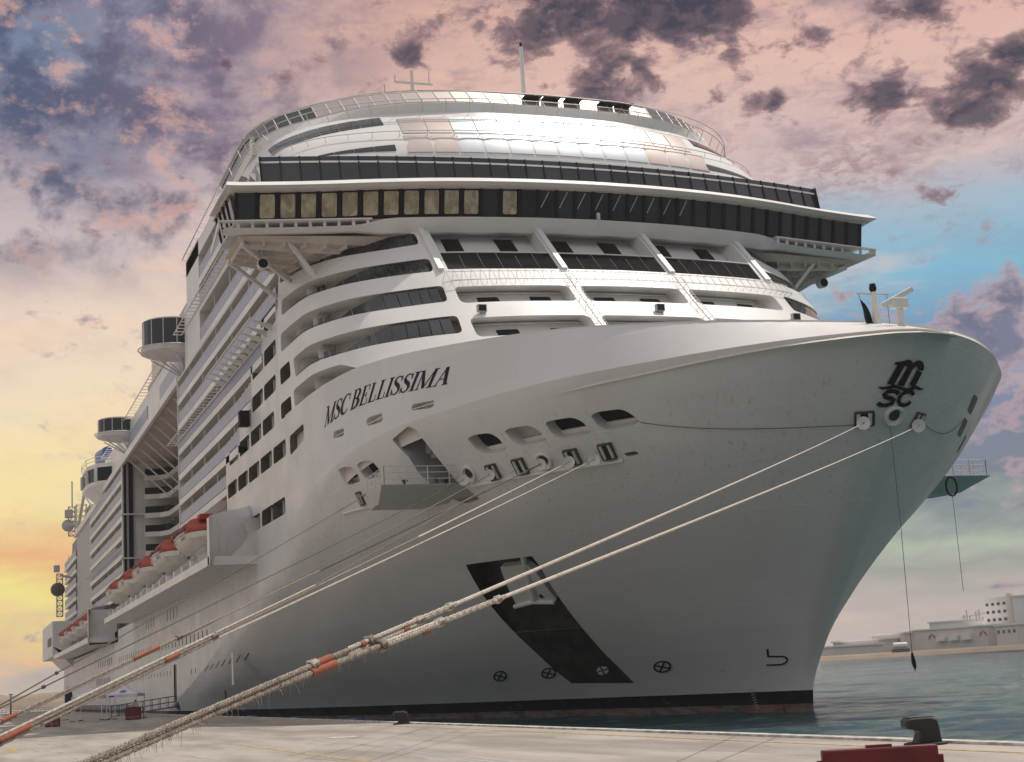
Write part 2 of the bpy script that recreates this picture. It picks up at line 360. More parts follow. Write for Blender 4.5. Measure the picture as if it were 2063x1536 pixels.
class Many:
    """repeats of one part: the hundred nearest the camera are objects, the rest one 'stuff' part"""
    def __init__(s, name, mat, parent, limit=100, child=None): s.name, s.mat, s.parent, s.limit, s.items = name, mat, parent, limit, []; s.child = child
    def add(s, mb, where, sub=None): s.items.append((float(np.linalg.norm(np.array(where)-CAM)), len(s.items), mb, sub)); return s
    def finish(s):
        s.items.sort(key=lambda q: q[:2]); rest = MB(); rsub = {}
        for i, (_, _, mb, sub) in enumerate(s.items):
            if i < s.limit:
                o = mb.build(s.name, s.mat, s.parent)
                for nm, smb, sm in (sub or []): smb.build(nm, sm, o)
            else:
                rest.add(mb.v, mb.f)
                for nm, smb, sm in (sub or []): rsub.setdefault((nm, sm), MB()).add(smb.v, smb.f)
        if rest.v:
            o = rest.build(s.name, s.mat, s.parent); o['kind'] = 'stuff'
            for (nm, sm), smb in rsub.items(): c = smb.build(nm, sm, o); c['kind'] = 'stuff'

# ------------------------------------------------------------------ curved ship surfaces
def pch(x, xs, ys):
    xs = np.array(xs, float); ys = np.array(ys, float); h = np.diff(xs); d = np.diff(ys)/h
    m = np.zeros(len(xs)); m[0] = d[0]; m[-1] = d[-1]
    for i in range(1, len(xs)-1): m[i] = 0 if d[i-1]*d[i] <= 0 else 2*d[i-1]*d[i]/(d[i-1]+d[i])
    x = np.clip(np.asarray(x, float), xs[0], xs[-1]); k = np.clip(np.searchsorted(xs, x)-1, 0, len(xs)-2)
    t = (x-xs[k])/h[k]; hh = h[k]
    return (2*t**3-3*t**2+1)*ys[k]+(t**3-2*t**2+t)*hh*m[k]+(-2*t**3+3*t**2)*ys[k+1]+(t**3-t**2)*hh*m[k+1]
GWu = [0, .068, .128, .222, .332, .48, .69, .85, 1]; GWy = [0, .088, .168, .307, .47, .65, .835, .95, 1]
GKu = [0, .004, .014, .03, .055, .109, .166, .263, .372, .443, .514, .597, .676, .775, .893, 1]
GKy = [q/21.5 for q in (0, 1.1, 2.2, 3.6, 5.4, 8.2, 10.5, 13.9, 16.3, 17.6, 18.8, 19.8, 20.6, 21.2, 21.48, 21.5)]
ZKu = [0, .3, .372, .443, .514, .597, .676, .775, .893, 1]; ZKz = [18.55, 18.52, 18.5, 18.4, 18.3, 18.1, 17.7, 16.9, 16, 15]
XSv = [0, .065, .19, .79, 1]; XSx = [0, .15, 1.338, 10.5, 13.4]
XFv = [0, .076, .267, .407, .68, .913, 1]; XFx = [-112, -108, -88, -75.3, -53.5, -40.3, -36]
SVv = [0, .08, .2, .35, .5, .65, .8, .92, 1]; SVs = [0, .171, .401, .63, .806, .939, 1.02, 1.025, 1]
def S1(u, v):
    """flared bow: u 0 stem .. 1 flat side (negative = port), v 0 waterline .. 1 knuckle"""
    u = np.asarray(u, float); v = np.asarray(v, float); a = np.abs(u)
    z = v*pch(a, ZKu, ZKz); xs = pch(v, XSv, XSx); xf = pch(v, XFv, XFx); s = pch(v, SVv, SVs)
    y = 21.5*((1-s)*pch(a, GWu, GWy)+s*pch(a, GKu, GKy))
    y = y*np.where(u < 0, 1+.055*v*np.exp(-((a-.22)/.15)**2), 1.)
    return np.stack([xs+a*(xf-xs), -y*np.where(u < 0, -1, 1), z], -1)
RU = [0, .055, .109, .166, .263, .372, .443, .514, .597, .676, .775, .893, 1]
RX = [9.2, 8.6, 6.6, 3.9, -.6, -5, -8.6, -12, -16.1, -20, -25, -30.7, -36]; RY = [0, 4.1, 7.2, 10, 13.5, 16.1, 17.55, 18.75, 19.8, 20.6, 21.3, 21.5, 21.5]
RZ = [19.85, 19.95, 20.35, 20.8, 21.45, 21.85, 22.2, 22.5, 22.8, 22.95, 22.9, 22.9, 22.9]
def S2(u, w):
    """bulwark between knuckle (w 0) and rim (w 1)"""
    u = np.asarray(u, float); w = np.asarray(w, float)+0*u; a = np.abs(u); k = S1(a, np.ones_like(a))
    wide = np.where(u < 0, 1+.055*np.exp(-((a-.22)/.15)**2), 1.); k[..., 1] *= wide
    r = np.stack([pch(a, RU, RX), -pch(a, RU, RY)*wide, pch(a, RU, RZ)], -1)
    # the rim drops to the knuckle on the port bow
    dz = (np.where(u < 0, np.clip((a-.017)/.002, 0, 1)*np.clip((.80-a)/.2, 0, 1), 0))[..., None]
    r = r*(1-dz)+(k+np.array((-.25, 0, .22)))*dz
    p = k+(r-k)*w[..., None]; p[..., 1] *= np.where(u < 0, -1, 1); return p
FZ = [22.5, 25.3, 28.1, 31, 33.7, 35.2]; FT = [0, .12, .24, .36, .48, .62, .78, 1]
FP = np.array([[(-12, 0), (-12.2, 4.2), (-12.8, 8.3), (-14.2, 12.6), (-17, 16.7), (-21, 19.8), (-27, 21.4), (-38, 21.5)],
 [(-15, 0), (-15.2, 4.2), (-15.7, 8.3), (-16.9, 12.4), (-19, 16), (-23, 19.4), (-28.5, 21.3), (-38, 21.5)],
 [(-18.2, 0), (-18.4, 4.2), (-18.8, 8.3), (-19.8, 12.4), (-21.8, 15.6), (-25.2, 19.2), (-30.5, 21.2), (-38, 21.5)],
 [(-21.3, 0), (-21.5, 4.2), (-21.9, 8.3), (-22.6, 12.4), (-24.3, 15.6), (-27.7, 19.1), (-31.5, 20.8), (-38, 21.5)],
 [(-24.3, 0), (-24.4, 4.2), (-24.7, 8.3), (-25.3, 12.4), (-27.5, 15.6), (-30.4, 18.8), (-33.5, 20.4), (-38, 21.3)],
 [(-26, 0), (-26.1, 4.2), (-26.3, 8.3), (-27, 12.4), (-29, 15.6), (-31.5, 18.2), (-34, 19.8), (-38, 21.2)]], float)
def SF(t, z):
    """raked superstructure front: t 0 centre .. 1 side (negative = port), z height"""
    t = np.asarray(t, float); z = np.asarray(z, float)+0*t; a = np.abs(t)
    xs = np.stack([pch(a, FT, FP[i, :, 0]) for i in range(6)]); ys = np.stack([pch(a, FT, FP[i, :, 1]) for i in range(6)])
    zz = np.clip(z, FZ[0], FZ[-1]); k = np.clip(np.searchsorted(FZ, zz)-1, 0, 4); fz = np.array(FZ); f = (zz-fz[k])/(fz[k+1]-fz[k])
    g = lambda A: np.take_along_axis(A, k[None], 0)[0]*(1-f)+np.take_along_axis(A, (k+1)[None], 0)[0]*f
    return np.stack([g(xs), -g(ys)*np.sign(t+1e-12), z], -1)
DT = [0, .15, .3, .45, .6, .75, .88, 1]
DP = np.array([[(-29.3, 0), (-29.5, 5), (-30.1, 10), (-31.2, 15), (-33, 19), (-35.5, 21), (-38.5, 21.5), (-42, 21.5)],
 [(-33, 0), (-33.2, 5), (-34.2, 10), (-36.4, 15), (-39.5, 18.5), (-43.5, 20.6), (-48, 21.3), (-52, 21.5)]], float)
def SD(t, z):
    """rounded lounge front above the bridge"""
    t = np.asarray(t, float); z = np.asarray(z, float)+0*t; a = np.abs(t); f = np.clip((z-41.4)/5.8, -.3, 1.4); f2 = np.sign(f)*np.abs(f)**1.5
    X = pch(a, DT, DP[0, :, 0])*(1-f2)+pch(a, DT, DP[1, :, 0])*f2; Y = pch(a, DT, DP[0, :, 1])*(1-f)+pch(a, DT, DP[1, :, 1])*f
    return np.stack([X, -Y*np.sign(t+1e-12), z], -1)
def SIDE(y0): return lambda a, b: np.stack([np.asarray(a, float), np.full_like(np.asarray(a, float), y0), np.asarray(b, float)+0*np.asarray(a, float)], -1)
def normal(S, a, b, ref):
    e = 1e-3; da = S(a+e, b)-S(a-e, b); db = S(a, b+e)-S(a, b-e); n = np.cross(da, db)
    n /= np.linalg.norm(n, axis=-1, keepdims=True)+1e-12
    s = np.sign(np.sum(n*np.asarray(ref, float), -1, keepdims=True)); s[s == 0] = 1
    return n*s
def refdir(S, a, b):
    p = S(np.asarray(a, float), np.asarray(b, float)); r = np.stack([np.full_like(p[..., 0], .35), p[..., 1]/21., np.zeros_like(p[..., 0])], -1); return r
def inpoly(P, poly):
    x, y = P[:, 0], P[:, 1]; r = np.zeros(len(P), bool); n = len(poly); j = n-1
    for i in range(n):
        xi, yi = poly[i]; xj, yj = poly[j]
        c = ((yi > y) != (yj > y)) & (x < (xj-xi)*(y-yi)/((yj-yi) if yj != yi else 1e-12)+xi); r ^= c; j = i
    return r
def dens(poly, sc, step):
    out = []
    for i, p in enumerate(poly):
        q = poly[(i+1) % len(poly)]; L = math.hypot((q[0]-p[0])*sc[0], (q[1]-p[1])*sc[1]); k = max(1, int(L/step))
        out += [(p[0]+(q[0]-p[0])*j/k, p[1]+(q[1]-p[1])*j/k) for j in range(k)]
    return out
def rnd(poly, sc, r, n=4):
    """round the corners of a polygon given in surface coordinates"""
    P = [Vector((p[0]*sc[0], p[1]*sc[1])) for p in poly]; out = []
    for i, p in enumerate(P):
        a = P[i-1]; b = P[(i+1) % len(P)]; la = (a-p).length; lb = (b-p).length; k = min(r, la*.45, lb*.45)
        p0 = p+(a-p).normalized()*k; p1 = p+(b-p).normalized()*k
        for j in range(n+1):
            s = j/n; q = p0*(1-s)**2+p*2*s*(1-s)+p1*s*s; out.append((q.x/sc[0], q.y/sc[1]))
    return out
def panel(name, S, outer, holes=(), sc=(1, 1), step=1., mat='white', parent=None, off=0., refo=None, label=None, build=True):
    outer = dens(outer, sc, step); holes = [dens(h, sc, max(.12, step*.5)) for h in holes]
    pts = []; edges = []
    for L in [outer]+holes:
        k = len(pts); n = len(L); pts += L; edges += [(k+i, k+(i+1) % n) for i in range(n)]
    O = np.array(outer); a0, b0 = O.min(0); a1, b1 = O.max(0)
    ga = np.arange(a0+step/sc[0]*.5, a1, step/sc[0]); gb = np.arange(b0+step/sc[1]*.5, b1, step/sc[1])
    if len(ga) and len(gb):
        A, B = np.meshgrid(ga, gb); G = np.stack([A.ravel(), B.ravel()], 1); G = G[inpoly(G, outer)]
        for h in holes: G = G[~inpoly(G, h)]
        E = np.array(pts)*np.array(sc)
        keep = [np.min(np.hypot(*(E-g*np.array(sc)).T)) > step*.3 for g in G]
        pts = pts+[tuple(g) for g in G[np.array(keep, bool)]] if len(G) else pts
    r = delaunay_2d_cdt([Vector((p[0]*sc[0], p[1]*sc[1])) for p in pts], edges, [], 0, 1e-5)
    V = np.array([(v.x/sc[0], v.y/sc[1]) for v in r[0]]); T = [f for f in r[2] if len(f) == 3]
    cen = np.array([V[list(f)].mean(0) for f in T]); k = inpoly(cen, outer)
    for h in holes: k &= ~inpoly(cen, h)
    T = [f for f, q in zip(T, k) if q]
    P = S(V[:, 0], V[:, 1]); N = normal(S, V[:, 0], V[:, 1], refdir(S, V[:, 0], V[:, 1]) if refo is None else refo)
    o = off(V[:, 0], V[:, 1])[:, None] if callable(off) else off
    P = P+(flatn(N) if S is SF else N)*o
    fs = []
    for f in T:
        p0, p1, p2 = P[f[0]], P[f[1]], P[f[2]]; nn = np.cross(p1-p0, p2-p0)
        if np.linalg.norm(nn) < 1e-9: continue
        fs.append(tuple(f) if np.dot(nn, N[f[0]]) > 0 else (f[0], f[2], f[1]))
    if not build: return P, fs, N
    me = bpy.data.meshes.new(name); me.from_pydata([tuple(map(float, p)) for p in P], [], fs); me.update()
    me.polygons.foreach_set('use_smooth', [True]*len(me.polygons))
    me.normals_split_custom_set_from_vertices([tuple(map(float, n)) for n in N])
    return link(name, me, mat, parent, label)
def flatn(N):
    N = N.copy(); N[:, 2] = 0; return N/(np.linalg.norm(N, axis=1, keepdims=True)+1e-9)
def recess(name, S, poly, depth, sc, parent, wall='white2', back=None, refo=None, step=1.2, label=None):
    """side walls and a back for an opening cut in S; depth in metres (number or function)"""
    L = dens(poly, sc, step*.5); A = np.array(L); N = normal(S, A[:, 0], A[:, 1], refdir(S, A[:, 0], A[:, 1]) if refo is None else refo)
    if S is SF: N = flatn(N)
    d = depth(A[:, 0], A[:, 1])[:, None] if callable(depth) else depth
    P0 = S(A[:, 0], A[:, 1]); P1 = P0-N*d; n = len(L)
    mb = MB(); mb.add(list(P0)+list(P1), [(i, (i+1) % n, (i+1) % n+n, i+n) for i in range(n)])
    P, fs, _ = panel('x', S, poly, (), sc, step, off=(lambda a, b: -depth(a, b)) if callable(depth) else -depth, refo=refo, build=False)
    if back is None or back == wall: mb.add(list(P), fs); return mb.build(name, wall, parent, label)
    o = mb.build(name, wall, parent, label)
    b = MB(); b.add(list(P), fs); b.build('back_panel', back, o); return o
def patch(name, S, poly, sc, mat, parent, off, step=.6, refo=None, label=None, thick=0.):
    o = panel(name, S, poly, (), sc, step, mat, parent, off, refo, label)
    return o
def at(S, a, b, off=0., refo=None):
    A = np.array([float(a)]); B = np.array([float(b)]); N = normal(S, A, B, refdir(S, A, B) if refo is None else refo)
    return Vector(map(float, (S(A, B)+(flatn(N) if S is SF else N)*off)[0])), Vector(map(float, N[0]))
def path_on(S, pts, off, step=1.): return [at(S, a, b, off)[0] for a, b in pts]
HS = (49., 16.)       # metres per unit of (u, v) on the bow
BS = (49., 4.)        # on the bulwark
FS_ = (38., 1.25); DS = (42., 1.1)

def slab_on(S, poly, sc, o0, o1, name, mat, parent, step=.4, refo=None):
    L = dens(poly, sc, step); A = np.array(L); N = normal(S, A[:, 0], A[:, 1], refdir(S, A[:, 0], A[:, 1]) if refo is None else refo)
    P = S(A[:, 0], A[:, 1]); P0 = P+N*o0; P1 = P+N*o1; n = len(L)
    mb = MB(); mb.add(list(P0)+list(P1), [(i, (i+1) % n, (i+1) % n+n, i+n) for i in range(n)])
    for o in (o0, o1):
        p, fs, _ = panel('x', S, poly, (), sc, step, off=o, refo=refo, build=False); mb.add(list(p), fs)
    return mb.build(name, mat, parent)
# ================================================================== THE SHIP
ship = thing('cruise_ship', 'huge white cruise ship moored bow-on beside the quay, lettered on its bow', 'cruise ship')

# ---- hull
anchor_poly = [(.3204, .5356), (.2362, .5321), (.2246, .4966), (.1751, .300), (.2418, .303)]
m_polys = [[(.379, .9), (.3684, .9051), (.3424, .899), (.3237, .8787), (.304, .8417), (.3124, .8398), (.3355, .8415), (.3564, .8615)],
 [(.3189, .8946), (.311, .8982), (.2838, .8947), (.2675, .8771), (.2508, .8428), (.2572, .839), (.2829, .8392), (.3002, .8607)],
 [(.2618, .8923), (.2536, .8943), (.2308, .8926), (.2183, .8773), (.2041, .8442), (.21, .8383), (.2351, .8384), (.2482, .8586)],
 [(.2117, .889), (.2054, .8945), (.1825, .8923), (.171, .8754), (.1589, .8495), (.1642, .8448), (.189, .8398), (.2011, .8596)]]
o_polys = [[(.7049, .9691), (.68, .9612), (.6476, .9436), (.6124, .9015), (.5976, .8765), (.6313, .8813), (.6552, .9046)],
 [(.6322, .9423), (.613, .9417), (.5849, .9284), (.5488, .8872), (.5362, .8643), (.5768, .8721), (.5984, .8949)]]
stage_poly = [(.5475, .9694), (.5157, .9905), (.4899, .9679), (.3239, .7182), (.3474, .7150), (.40, .765), (.4566, .8452), (.4871, .8981)]
small_poly = [(.1666, .7756), (.1548, .7756), (.1506, .7666), (.1615, .7642)]
bow_holes = [anchor_poly]+[rnd(p, HS, .35) for p in m_polys+o_polys]+[rnd(stage_poly, HS, .25), rnd(small_poly, HS, .12)]
ugrid = [0, .002, .005, .01, .02, .035, .06, .09, .13, .2, .3, .45, .6, .8, 1]
def SQ(s, v):
    """bow with the stem opened up evenly: s = sqrt-like coordinate near the stem"""
    return S1(np.sign(s)*np.abs(s)**2 if False else s, v)
starb = panel('hull', S1, [(.02, -.03), (1, -.03), (1, 1), (.02, 1)], bow_holes, HS, .9, 'hull', ship)
def grid_surf(name, S, us, vs, mat, parent, label=None):
    U, W = np.meshgrid(us, vs); u = U.ravel(); w = W.ravel(); P = S(u, w); N = normal(S, u+1e-6, w, refdir(S, u, w)); n = len(us)
    P = [tuple(map(float, p)) for p in P]; fs = [(j*n+i, j*n+i+1, (j+1)*n+i+1, (j+1)*n+i) for j in range(len(vs)-1) for i in range(n-1)]
    me = bpy.data.meshes.new(name); me.from_pydata(P, [], fs); me.update(); me.polygons.foreach_set('use_smooth', [True]*len(fs))
    return link(name, me, mat, parent, label)
cu = [-.02*(1-i/14)**2 for i in range(15)]; cu = cu[:-1]+[0.]+[.02*(i/14)**2 for i in range(1, 15)]
grid_surf('stem_plating', S1, cu, list(np.linspace(-.03, 1, 60)), 'hull', ship)
grid_surf('port_bow_plating', S1, list(-np.linspace(.02, 1, 60)), list(np.linspace(-.03, 1, 50)), 'hull', ship)
# bulwark
slot_polys = [[(.7329, .3532), (.7282, .3966), (.6947, .3531), (.6948, .276), (.7017, .2671), (.7333, .3246)],
 [(.6261, .2628), (.6219, .3088), (.5831, .2905), (.5807, .1988), (.585, .1679), (.6224, .1988)],
 [(.5122, .2065), (.5082, .249), (.4658, .2142), (.4656, .1525), (.4699, .1061), (.5106, .1602)]]
def BSc(u): return BS
bw_win = rnd([(.874, .585), (.972, .585), (.972, .775), (.874, .765)], (49., 7.), .35)
panel('bulwark', S2, [(.02, 0), (1, 0), (1, 1), (.02, 1)], [rnd(p, BS, .2) for p in slot_polys]+[bw_win], BS, .9, 'hull', ship)
recess('window', S2, bw_win, 1.0, (49., 7.), ship, 'deepgrey', 'screen0')
grid_surf('bulwark', S2, cu, list(np.linspace(0, 1, 8)), 'hull', ship)
pu = [-.02, -.03, -.04, -.055]+list(-np.linspace(.07, 1, 50))
grid_surf('bulwark', S2, pu, list(np.linspace(0, 1, 8)), 'hull', ship)
def S2in(u, w):
    p = S2(u, w); p[..., 0] -= .45; p[..., 1] *= .975; return p
grid_surf('bulwark_inside', S2in, sorted(set(pu+cu+list(np.linspace(.02, 1, 60)))), [-.25, 0, .5, 1], 'cream', ship)
rim = MB(); us = sorted(set(pu+cu+list(np.linspace(.02, 1, 70))))
A = S2(np.array(us), np.ones(len(us))); B = S2in(np.array(us), np.ones(len(us)))
rings = [[A[i]+[0, 0, -.02], A[i]+[0, 0, .09], B[i]+[0, 0, .09], B[i]+[0, 0, -.02]] for i in range(len(us))]
rim.loft(rings).build('rim_rail', 'hull', ship)
K = S1(np.array(us), np.full(len(us), .985)); n = len(us)
fd = MB(); half = [tuple(map(float, p)) for p in K]
fd.add([(p[0]-.3, p[1]*.98, 18.0) for p in half], [tuple(range(n))]).build('foredeck', 'grey', ship)

for i, p in enumerate(m_polys+o_polys):
    r = recess('mooring_opening', S1, rnd(p, HS, .35), .75, HS, ship, 'white2', 'black' if i != 1 else 'grey')  # black back stands in for the dark void inside
    b0 = min(q[1] for q in p); b1 = max(q[1] for q in p); a0 = min(q[0] for q in p); a1 = max(q[0] for q in p); q = rnd(p, HS, .35)
    low = [(a, min(b, b0+(b1-b0)*.22)) for a, b in q]
    for L in (low,):
        L = [L[k] for k in range(len(L)) if L[k] != L[k-1]]
        slab_on(S1, L, HS, -.74, -.60, 'pale_strip', 'white2', r)  # pale strip added to lighten the lower part of the black back
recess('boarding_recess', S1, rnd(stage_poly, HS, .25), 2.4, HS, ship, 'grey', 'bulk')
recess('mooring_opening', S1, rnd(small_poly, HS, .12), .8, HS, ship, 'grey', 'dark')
for i, p in enumerate(slot_polys):
    r = recess('bulwark_slot', S2, rnd(p, BS, .2), .7, BS, ship, 'white2', 'cream' if i else 'dark')
    (a0, b0), (a1, b1) = p[0], p[3]; q = [((p[0][0]+p[5][0])/2, (p[0][1]+p[5][1])/2), ((p[2][0]+p[3][0])/2, (p[2][1]+p[3][1])/2)]
    MB().bar(at(S2, *q[0], -.1)[0], at(S2, *q[1], -.1)[0], .05).build('slot_bar', 'white2', r)
# the white stiffener rims around the deck openings
def rim_tube(S, poly, r, off, name, mat, parent):
    L = [at(S, a, b, off)[0] for a, b in poly]; return MB().tube(L+[L[0]], r, 5, False).build(name, mat, parent)

# anchor pocket
zt = lambda a, b: np.clip((b-.285)/.25, .02, 1)*1.5
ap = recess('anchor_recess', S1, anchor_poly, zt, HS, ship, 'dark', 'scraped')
panel('anchor_apron', S1, [(.2418, .303), (.1751, .300), (.1518, .2075), (.1279, .1081), (.1831, .1178), (.2146, .2205)], (), HS, .6, 'scraped', ship, .012)
anc_poly = [(a+.005, b-.018) for a, b in [(.2685, .5203), (.2524, .5183), (.2392, .5206), (.2256, .4935), (.1998, .4036), (.2009, .3896), (.2208, .4052), (.2303, .4064), (.243, .3902), (.2417, .4035)]]
anc = slab_on(S1, anc_poly, HS, -.75, -.30, 'anchor', 'white2', ship)
MB().tube([at(S1, .250, .525, -.5)[0], at(S1, .2265, .395, -.22)[0]], .22, 10).build('shank', 'white2', anc)
MB().tube([at(S1, .2200, .400, -.30)[0], at(S1, .2200, .400, -.24)[0]], .16, 10).build('lug', 'dark', anc)
MB().tube([at(S1, .2059, .376, -.3)[0], at(S1, .227, .389, -.15)[0], at(S1, .247, .376, -.3)[0]], .15, 8).build('crown', 'white2', anc)

# ---- lettering and marks -------------------------------------------------
def stroke(pts, th):
    """thick polyline as quads in 2D; th number or list"""
    P = [Vector(p) for p in pts]; T = th if isinstance(th, (list, tuple)) else [th]*len(P); L = []; R = []
    for i, p in enumerate(P):
        d = (P[min(i+1, len(P)-1)]-P[max(i-1, 0)]).normalized(); n = Vector((-d.y, d.x))*T[i]/2; L.append(p+n); R.append(p-n)
    return [(L[i], L[i+1], R[i+1], R[i]) for i in range(len(P)-1)]
def arc(cx, cy, rx, ry, a0, a1, n=12): return [(cx+rx*math.cos(rad(a0+(a1-a0)*i/n)), cy+ry*math.sin(rad(a0+(a1-a0)*i/n))) for i in range(n+1)]
def serif(x, y, w=.3): return stroke([(x-w/2, y), (x+w/2, y)], .05)
def vth(n, lo, hi): return [lo+(hi-lo)*math.sin(math.pi*i/(n-1)) for i in range(n)]
G = {}
G['M'] = (1.0, stroke([(.14, .02), (.14, .98)], .06)+stroke([(.14, .98), (.5, .03)], .16)+stroke([(.5, .03), (.84, .98)], .06)+stroke([(.86, .02), (.86, .98)], .16)+serif(.14, .025, .24)+serif(.1, .975, .22)+serif(.86, .025, .32)+serif(.9, .975, .26))
sp = [(.55, .76), (.48, .92), (.33, .97), (.18, .91), (.12, .76), (.2, .62), (.36, .52), (.5, .4), (.56, .25), (.5, .1), (.34, .03), (.17, .08), (.08, .26)]
G['S'] = (.64, stroke(sp, [.05, .06, .07, .1, .15, .18, .19, .18, .15, .1, .07, .06, .05])+stroke([(.57, .68), (.57, .98)], .045)+stroke([(.07, .02), (.07, .34)], .045))
G['C'] = (.78, stroke(arc(.45, .5, .36, .47, 48, 322, 18), [.05, .06, .07]+vth(13, .07, .2)+[.07, .06, .05])+stroke([(.73, .64), (.74, .97)], .05))
G['B'] = (.74, stroke([(.18, .02), (.18, .98)], .17)+stroke([(.05, .975), (.36, .975)], .05)+stroke([(.05, .025), (.38, .025)], .05)+stroke([(.2, .52), (.38, .52)], .05)+stroke([(.34, .975)]+arc(.36, .75, .23, .225, 80, -80, 10)+[(.34, .52)], [.05]+vth(11, .06, .18)+[.05])+stroke([(.34, .52)]+arc(.38, .27, .26, .245, 80, -80, 10)+[(.34, .025)], [.05]+vth(11, .06, .19)+[.05]))
G['E'] = (.68, stroke([(.2, .02), (.2, .98)], .17)+stroke([(.05, .975), (.6, .975)], .05)+stroke([(.05, .025), (.63, .025)], .05)+stroke([(.2, .5), (.45, .5)], .05)+stroke([(.59, .98), (.59, .72)], .05)+stroke([(.62, .02), (.62, .3)], .05)+stroke([(.45, .38), (.45, .62)], .05))
G['L'] = (.66, stroke([(.2, .02), (.2, .98)], .17)+serif(.2, .975, .32)+stroke([(.05, .025), (.6, .025)], .05)+stroke([(.6, .02), (.6, .32)], .05))
G['I'] = (.36, stroke([(.18, .02), (.18, .98)], .17)+serif(.18, .975, .32)+serif(.18, .025, .32))
G['A'] = (.82, stroke([(.16, .03), (.42, .97)], .06)+stroke([(.42, .97), (.68, .03)], .18)+stroke([(.24, .34), (.58, .34)], .05)+serif(.13, .025, .22)+serif(.68, .025, .32))
def letter_mesh(quads, fn, name, mat, parent):
    mb = MB()
    for i, q in enumerate(quads):
        q = [(v[0], v[1]) for v in q]; k = 4
        top = [[q[0][0]+(q[1][0]-q[0][0])*j/k, q[0][1]+(q[1][1]-q[0][1])*j/k] for j in range(k+1)]
        bot = [[q[3][0]+(q[2][0]-q[3][0])*j/k, q[3][1]+(q[2][1]-q[3][1])*j/k] for j in range(k+1)]
        mb.add([fn(x, y, .012+i*.0015) for x, y in top+bot], [(j, j+1, k+2+j, k+1+j) for j in range(k)])
    me = bpy.data.meshes.new(name); me.from_pydata(mb.v, [], mb.f); me.update(); return link(name, me, mat, parent)
NAME = [(.7667, .5294), (.4393, .4018), (.4213, .6737), (.7487, .735)]     # BL BR TR TL on the bulwark
def name_map(x, y, off):
    s, t = x, y; a = (1-s)*(1-t)*NAME[0][0]+s*(1-t)*NAME[1][0]+s*t*NAME[2][0]+(1-s)*t*NAME[3][0]
    b = (1-s)*(1-t)*NAME[0][1]+s*(1-t)*NAME[1][1]+s*t*NAME[2][1]+(1-s)*t*NAME[3][1]
    b += .028*math.sin(math.pi*s)
    return at(S2, a, b, off)[0]
def write_word(word, s0, s1, name, sc=1.):
    tot = sum(G[c][0] for c in word); x = 0
    for c in word:
        w, qs = G[c]; k = (s1-s0)/tot
        letter_mesh([[(s0+(x+px*.97)*k, py*sc) for px, py in q] for q in qs], name_map, name, 'black', lettering); x += w
lettering = MB().tube(path_on(S2, [(.60, .30), (.598, .30)], -.2), .01).build('name_lettering', 'black', ship, 'black italic capital letters of the name on the starboard bow')
write_word('MSC', 0.0, .262, 'letter'); write_word('BELLISSIMA', .285, 1.0, 'letter')
def on_bow(y, z, off=.015):
    """point on the stem region for a given y and z"""
    lo, hi = 0., .3; s = -1 if y < 0 else 1; ya = abs(y)
    for _ in range(40):
        m = (lo+hi)/2; v = z/float(pch(m, ZKu, ZKz)); yy = abs(float(S1(m, v)[1]))
        if yy < ya: lo = m
        else: hi = m
    u = (lo+hi)/2*(-s); v = z/float(pch(abs(u), ZKu, ZKz)); p = S1(u, v)
    u = u if abs(u) > 3e-3 else 3e-3*(-s)
    _, N = at(S1, u, v); N = Vector((max(N.x, .2), N.y*min(1, ya/.8), N.z)).normalized()
    return Vector(map(float, p))+N*off
def logo_map(x, y, off): return on_bow(-1.22+2.62*x, 15.12+2.0*y, off+.05)
mm = []
mm += stroke([(.215, .50), (.34, .985)], .15)+stroke([(.425, .47), (.52, .82)], .15)+stroke([(.70, .47), (.785, .80)], .155)
mm += stroke([(.19, .965), (.36, .985)], .06)
mm += stroke([(.34, .86)]+arc(.425, .84, .105, .135, 150, -8, 8), [.06, .09, .11, .13, .14, .15, .15, .15, .15, .14])
mm += stroke([(.55, .82)]+arc(.685, .84, .105, .135, 150, -8, 8), [.06, .09, .11, .13, .14, .15, .15, .15, .15, .14])
mm += stroke([(0, .455), (.08, .425), (.2, .44), (.32, .46), (.45, .41), (.58, .385), (.70, .42), (.80, .455), (.9, .42), (1., .43)], [.03, .06, .08, .08, .07, .07, .08, .08, .06, .03])
ss = stroke([(.43, .27), (.40, .325), (.31, .35), (.2, .34), (.15, .28), (.19, .225), (.29, .19), (.37, .15), (.35, .075), (.25, .035), (.13, .045), (.07, .10)], [.09]*3+[.1]*6+[.09]*3)
cc = stroke([(.80, .265), (.76, .325), (.66, .345), (.55, .31), (.475, .22), (.475, .12), (.54, .05), (.64, .035), (.73, .07), (.775, .125)], [.09]*10)
lg = letter_mesh(mm, logo_map, 'bow_emblem', 'black', ship); letter_mesh(ss, logo_map, 'letter', 'black', lg); letter_mesh(cc, logo_map, 'letter', 'black', lg)
def hull_mark(quads, u0, v0, su, sv, name, mat='black', off=.01):
    return letter_mesh(quads, lambda x, y, o: at(S1, u0-x*su/49, v0+y*sv/16, o+off)[0], name, mat, ship)
ring = lambda: stroke(arc(0, 0, .5, .5, 0, 360, 20), .13)+stroke([(-.42, .15), (.42, -.15)], .12)+stroke([(-.15, -.42), (.15, .42)], .12)
for (u, v) in ((.2537, .1576), (.204, .1578), (.103, .1568)): hull_mark(ring(), u, v, .64, .54, 'thruster_mark')
wedge = []
for k in range(4):
    a = arc(0, 0, .42, .42, k*90+28, k*90+102, 5)
    for i in range(len(a)-1): wedge.append(((.06*math.cos(rad(k*90+65)), .06*math.sin(rad(k*90+65))), a[i], a[i+1], (.061*math.cos(rad(k*90+65)), .061*math.sin(rad(k*90+65)))))
hull_mark(wedge, .1538, .157, .64, .54, 'thruster_mark', 'white2', .03)
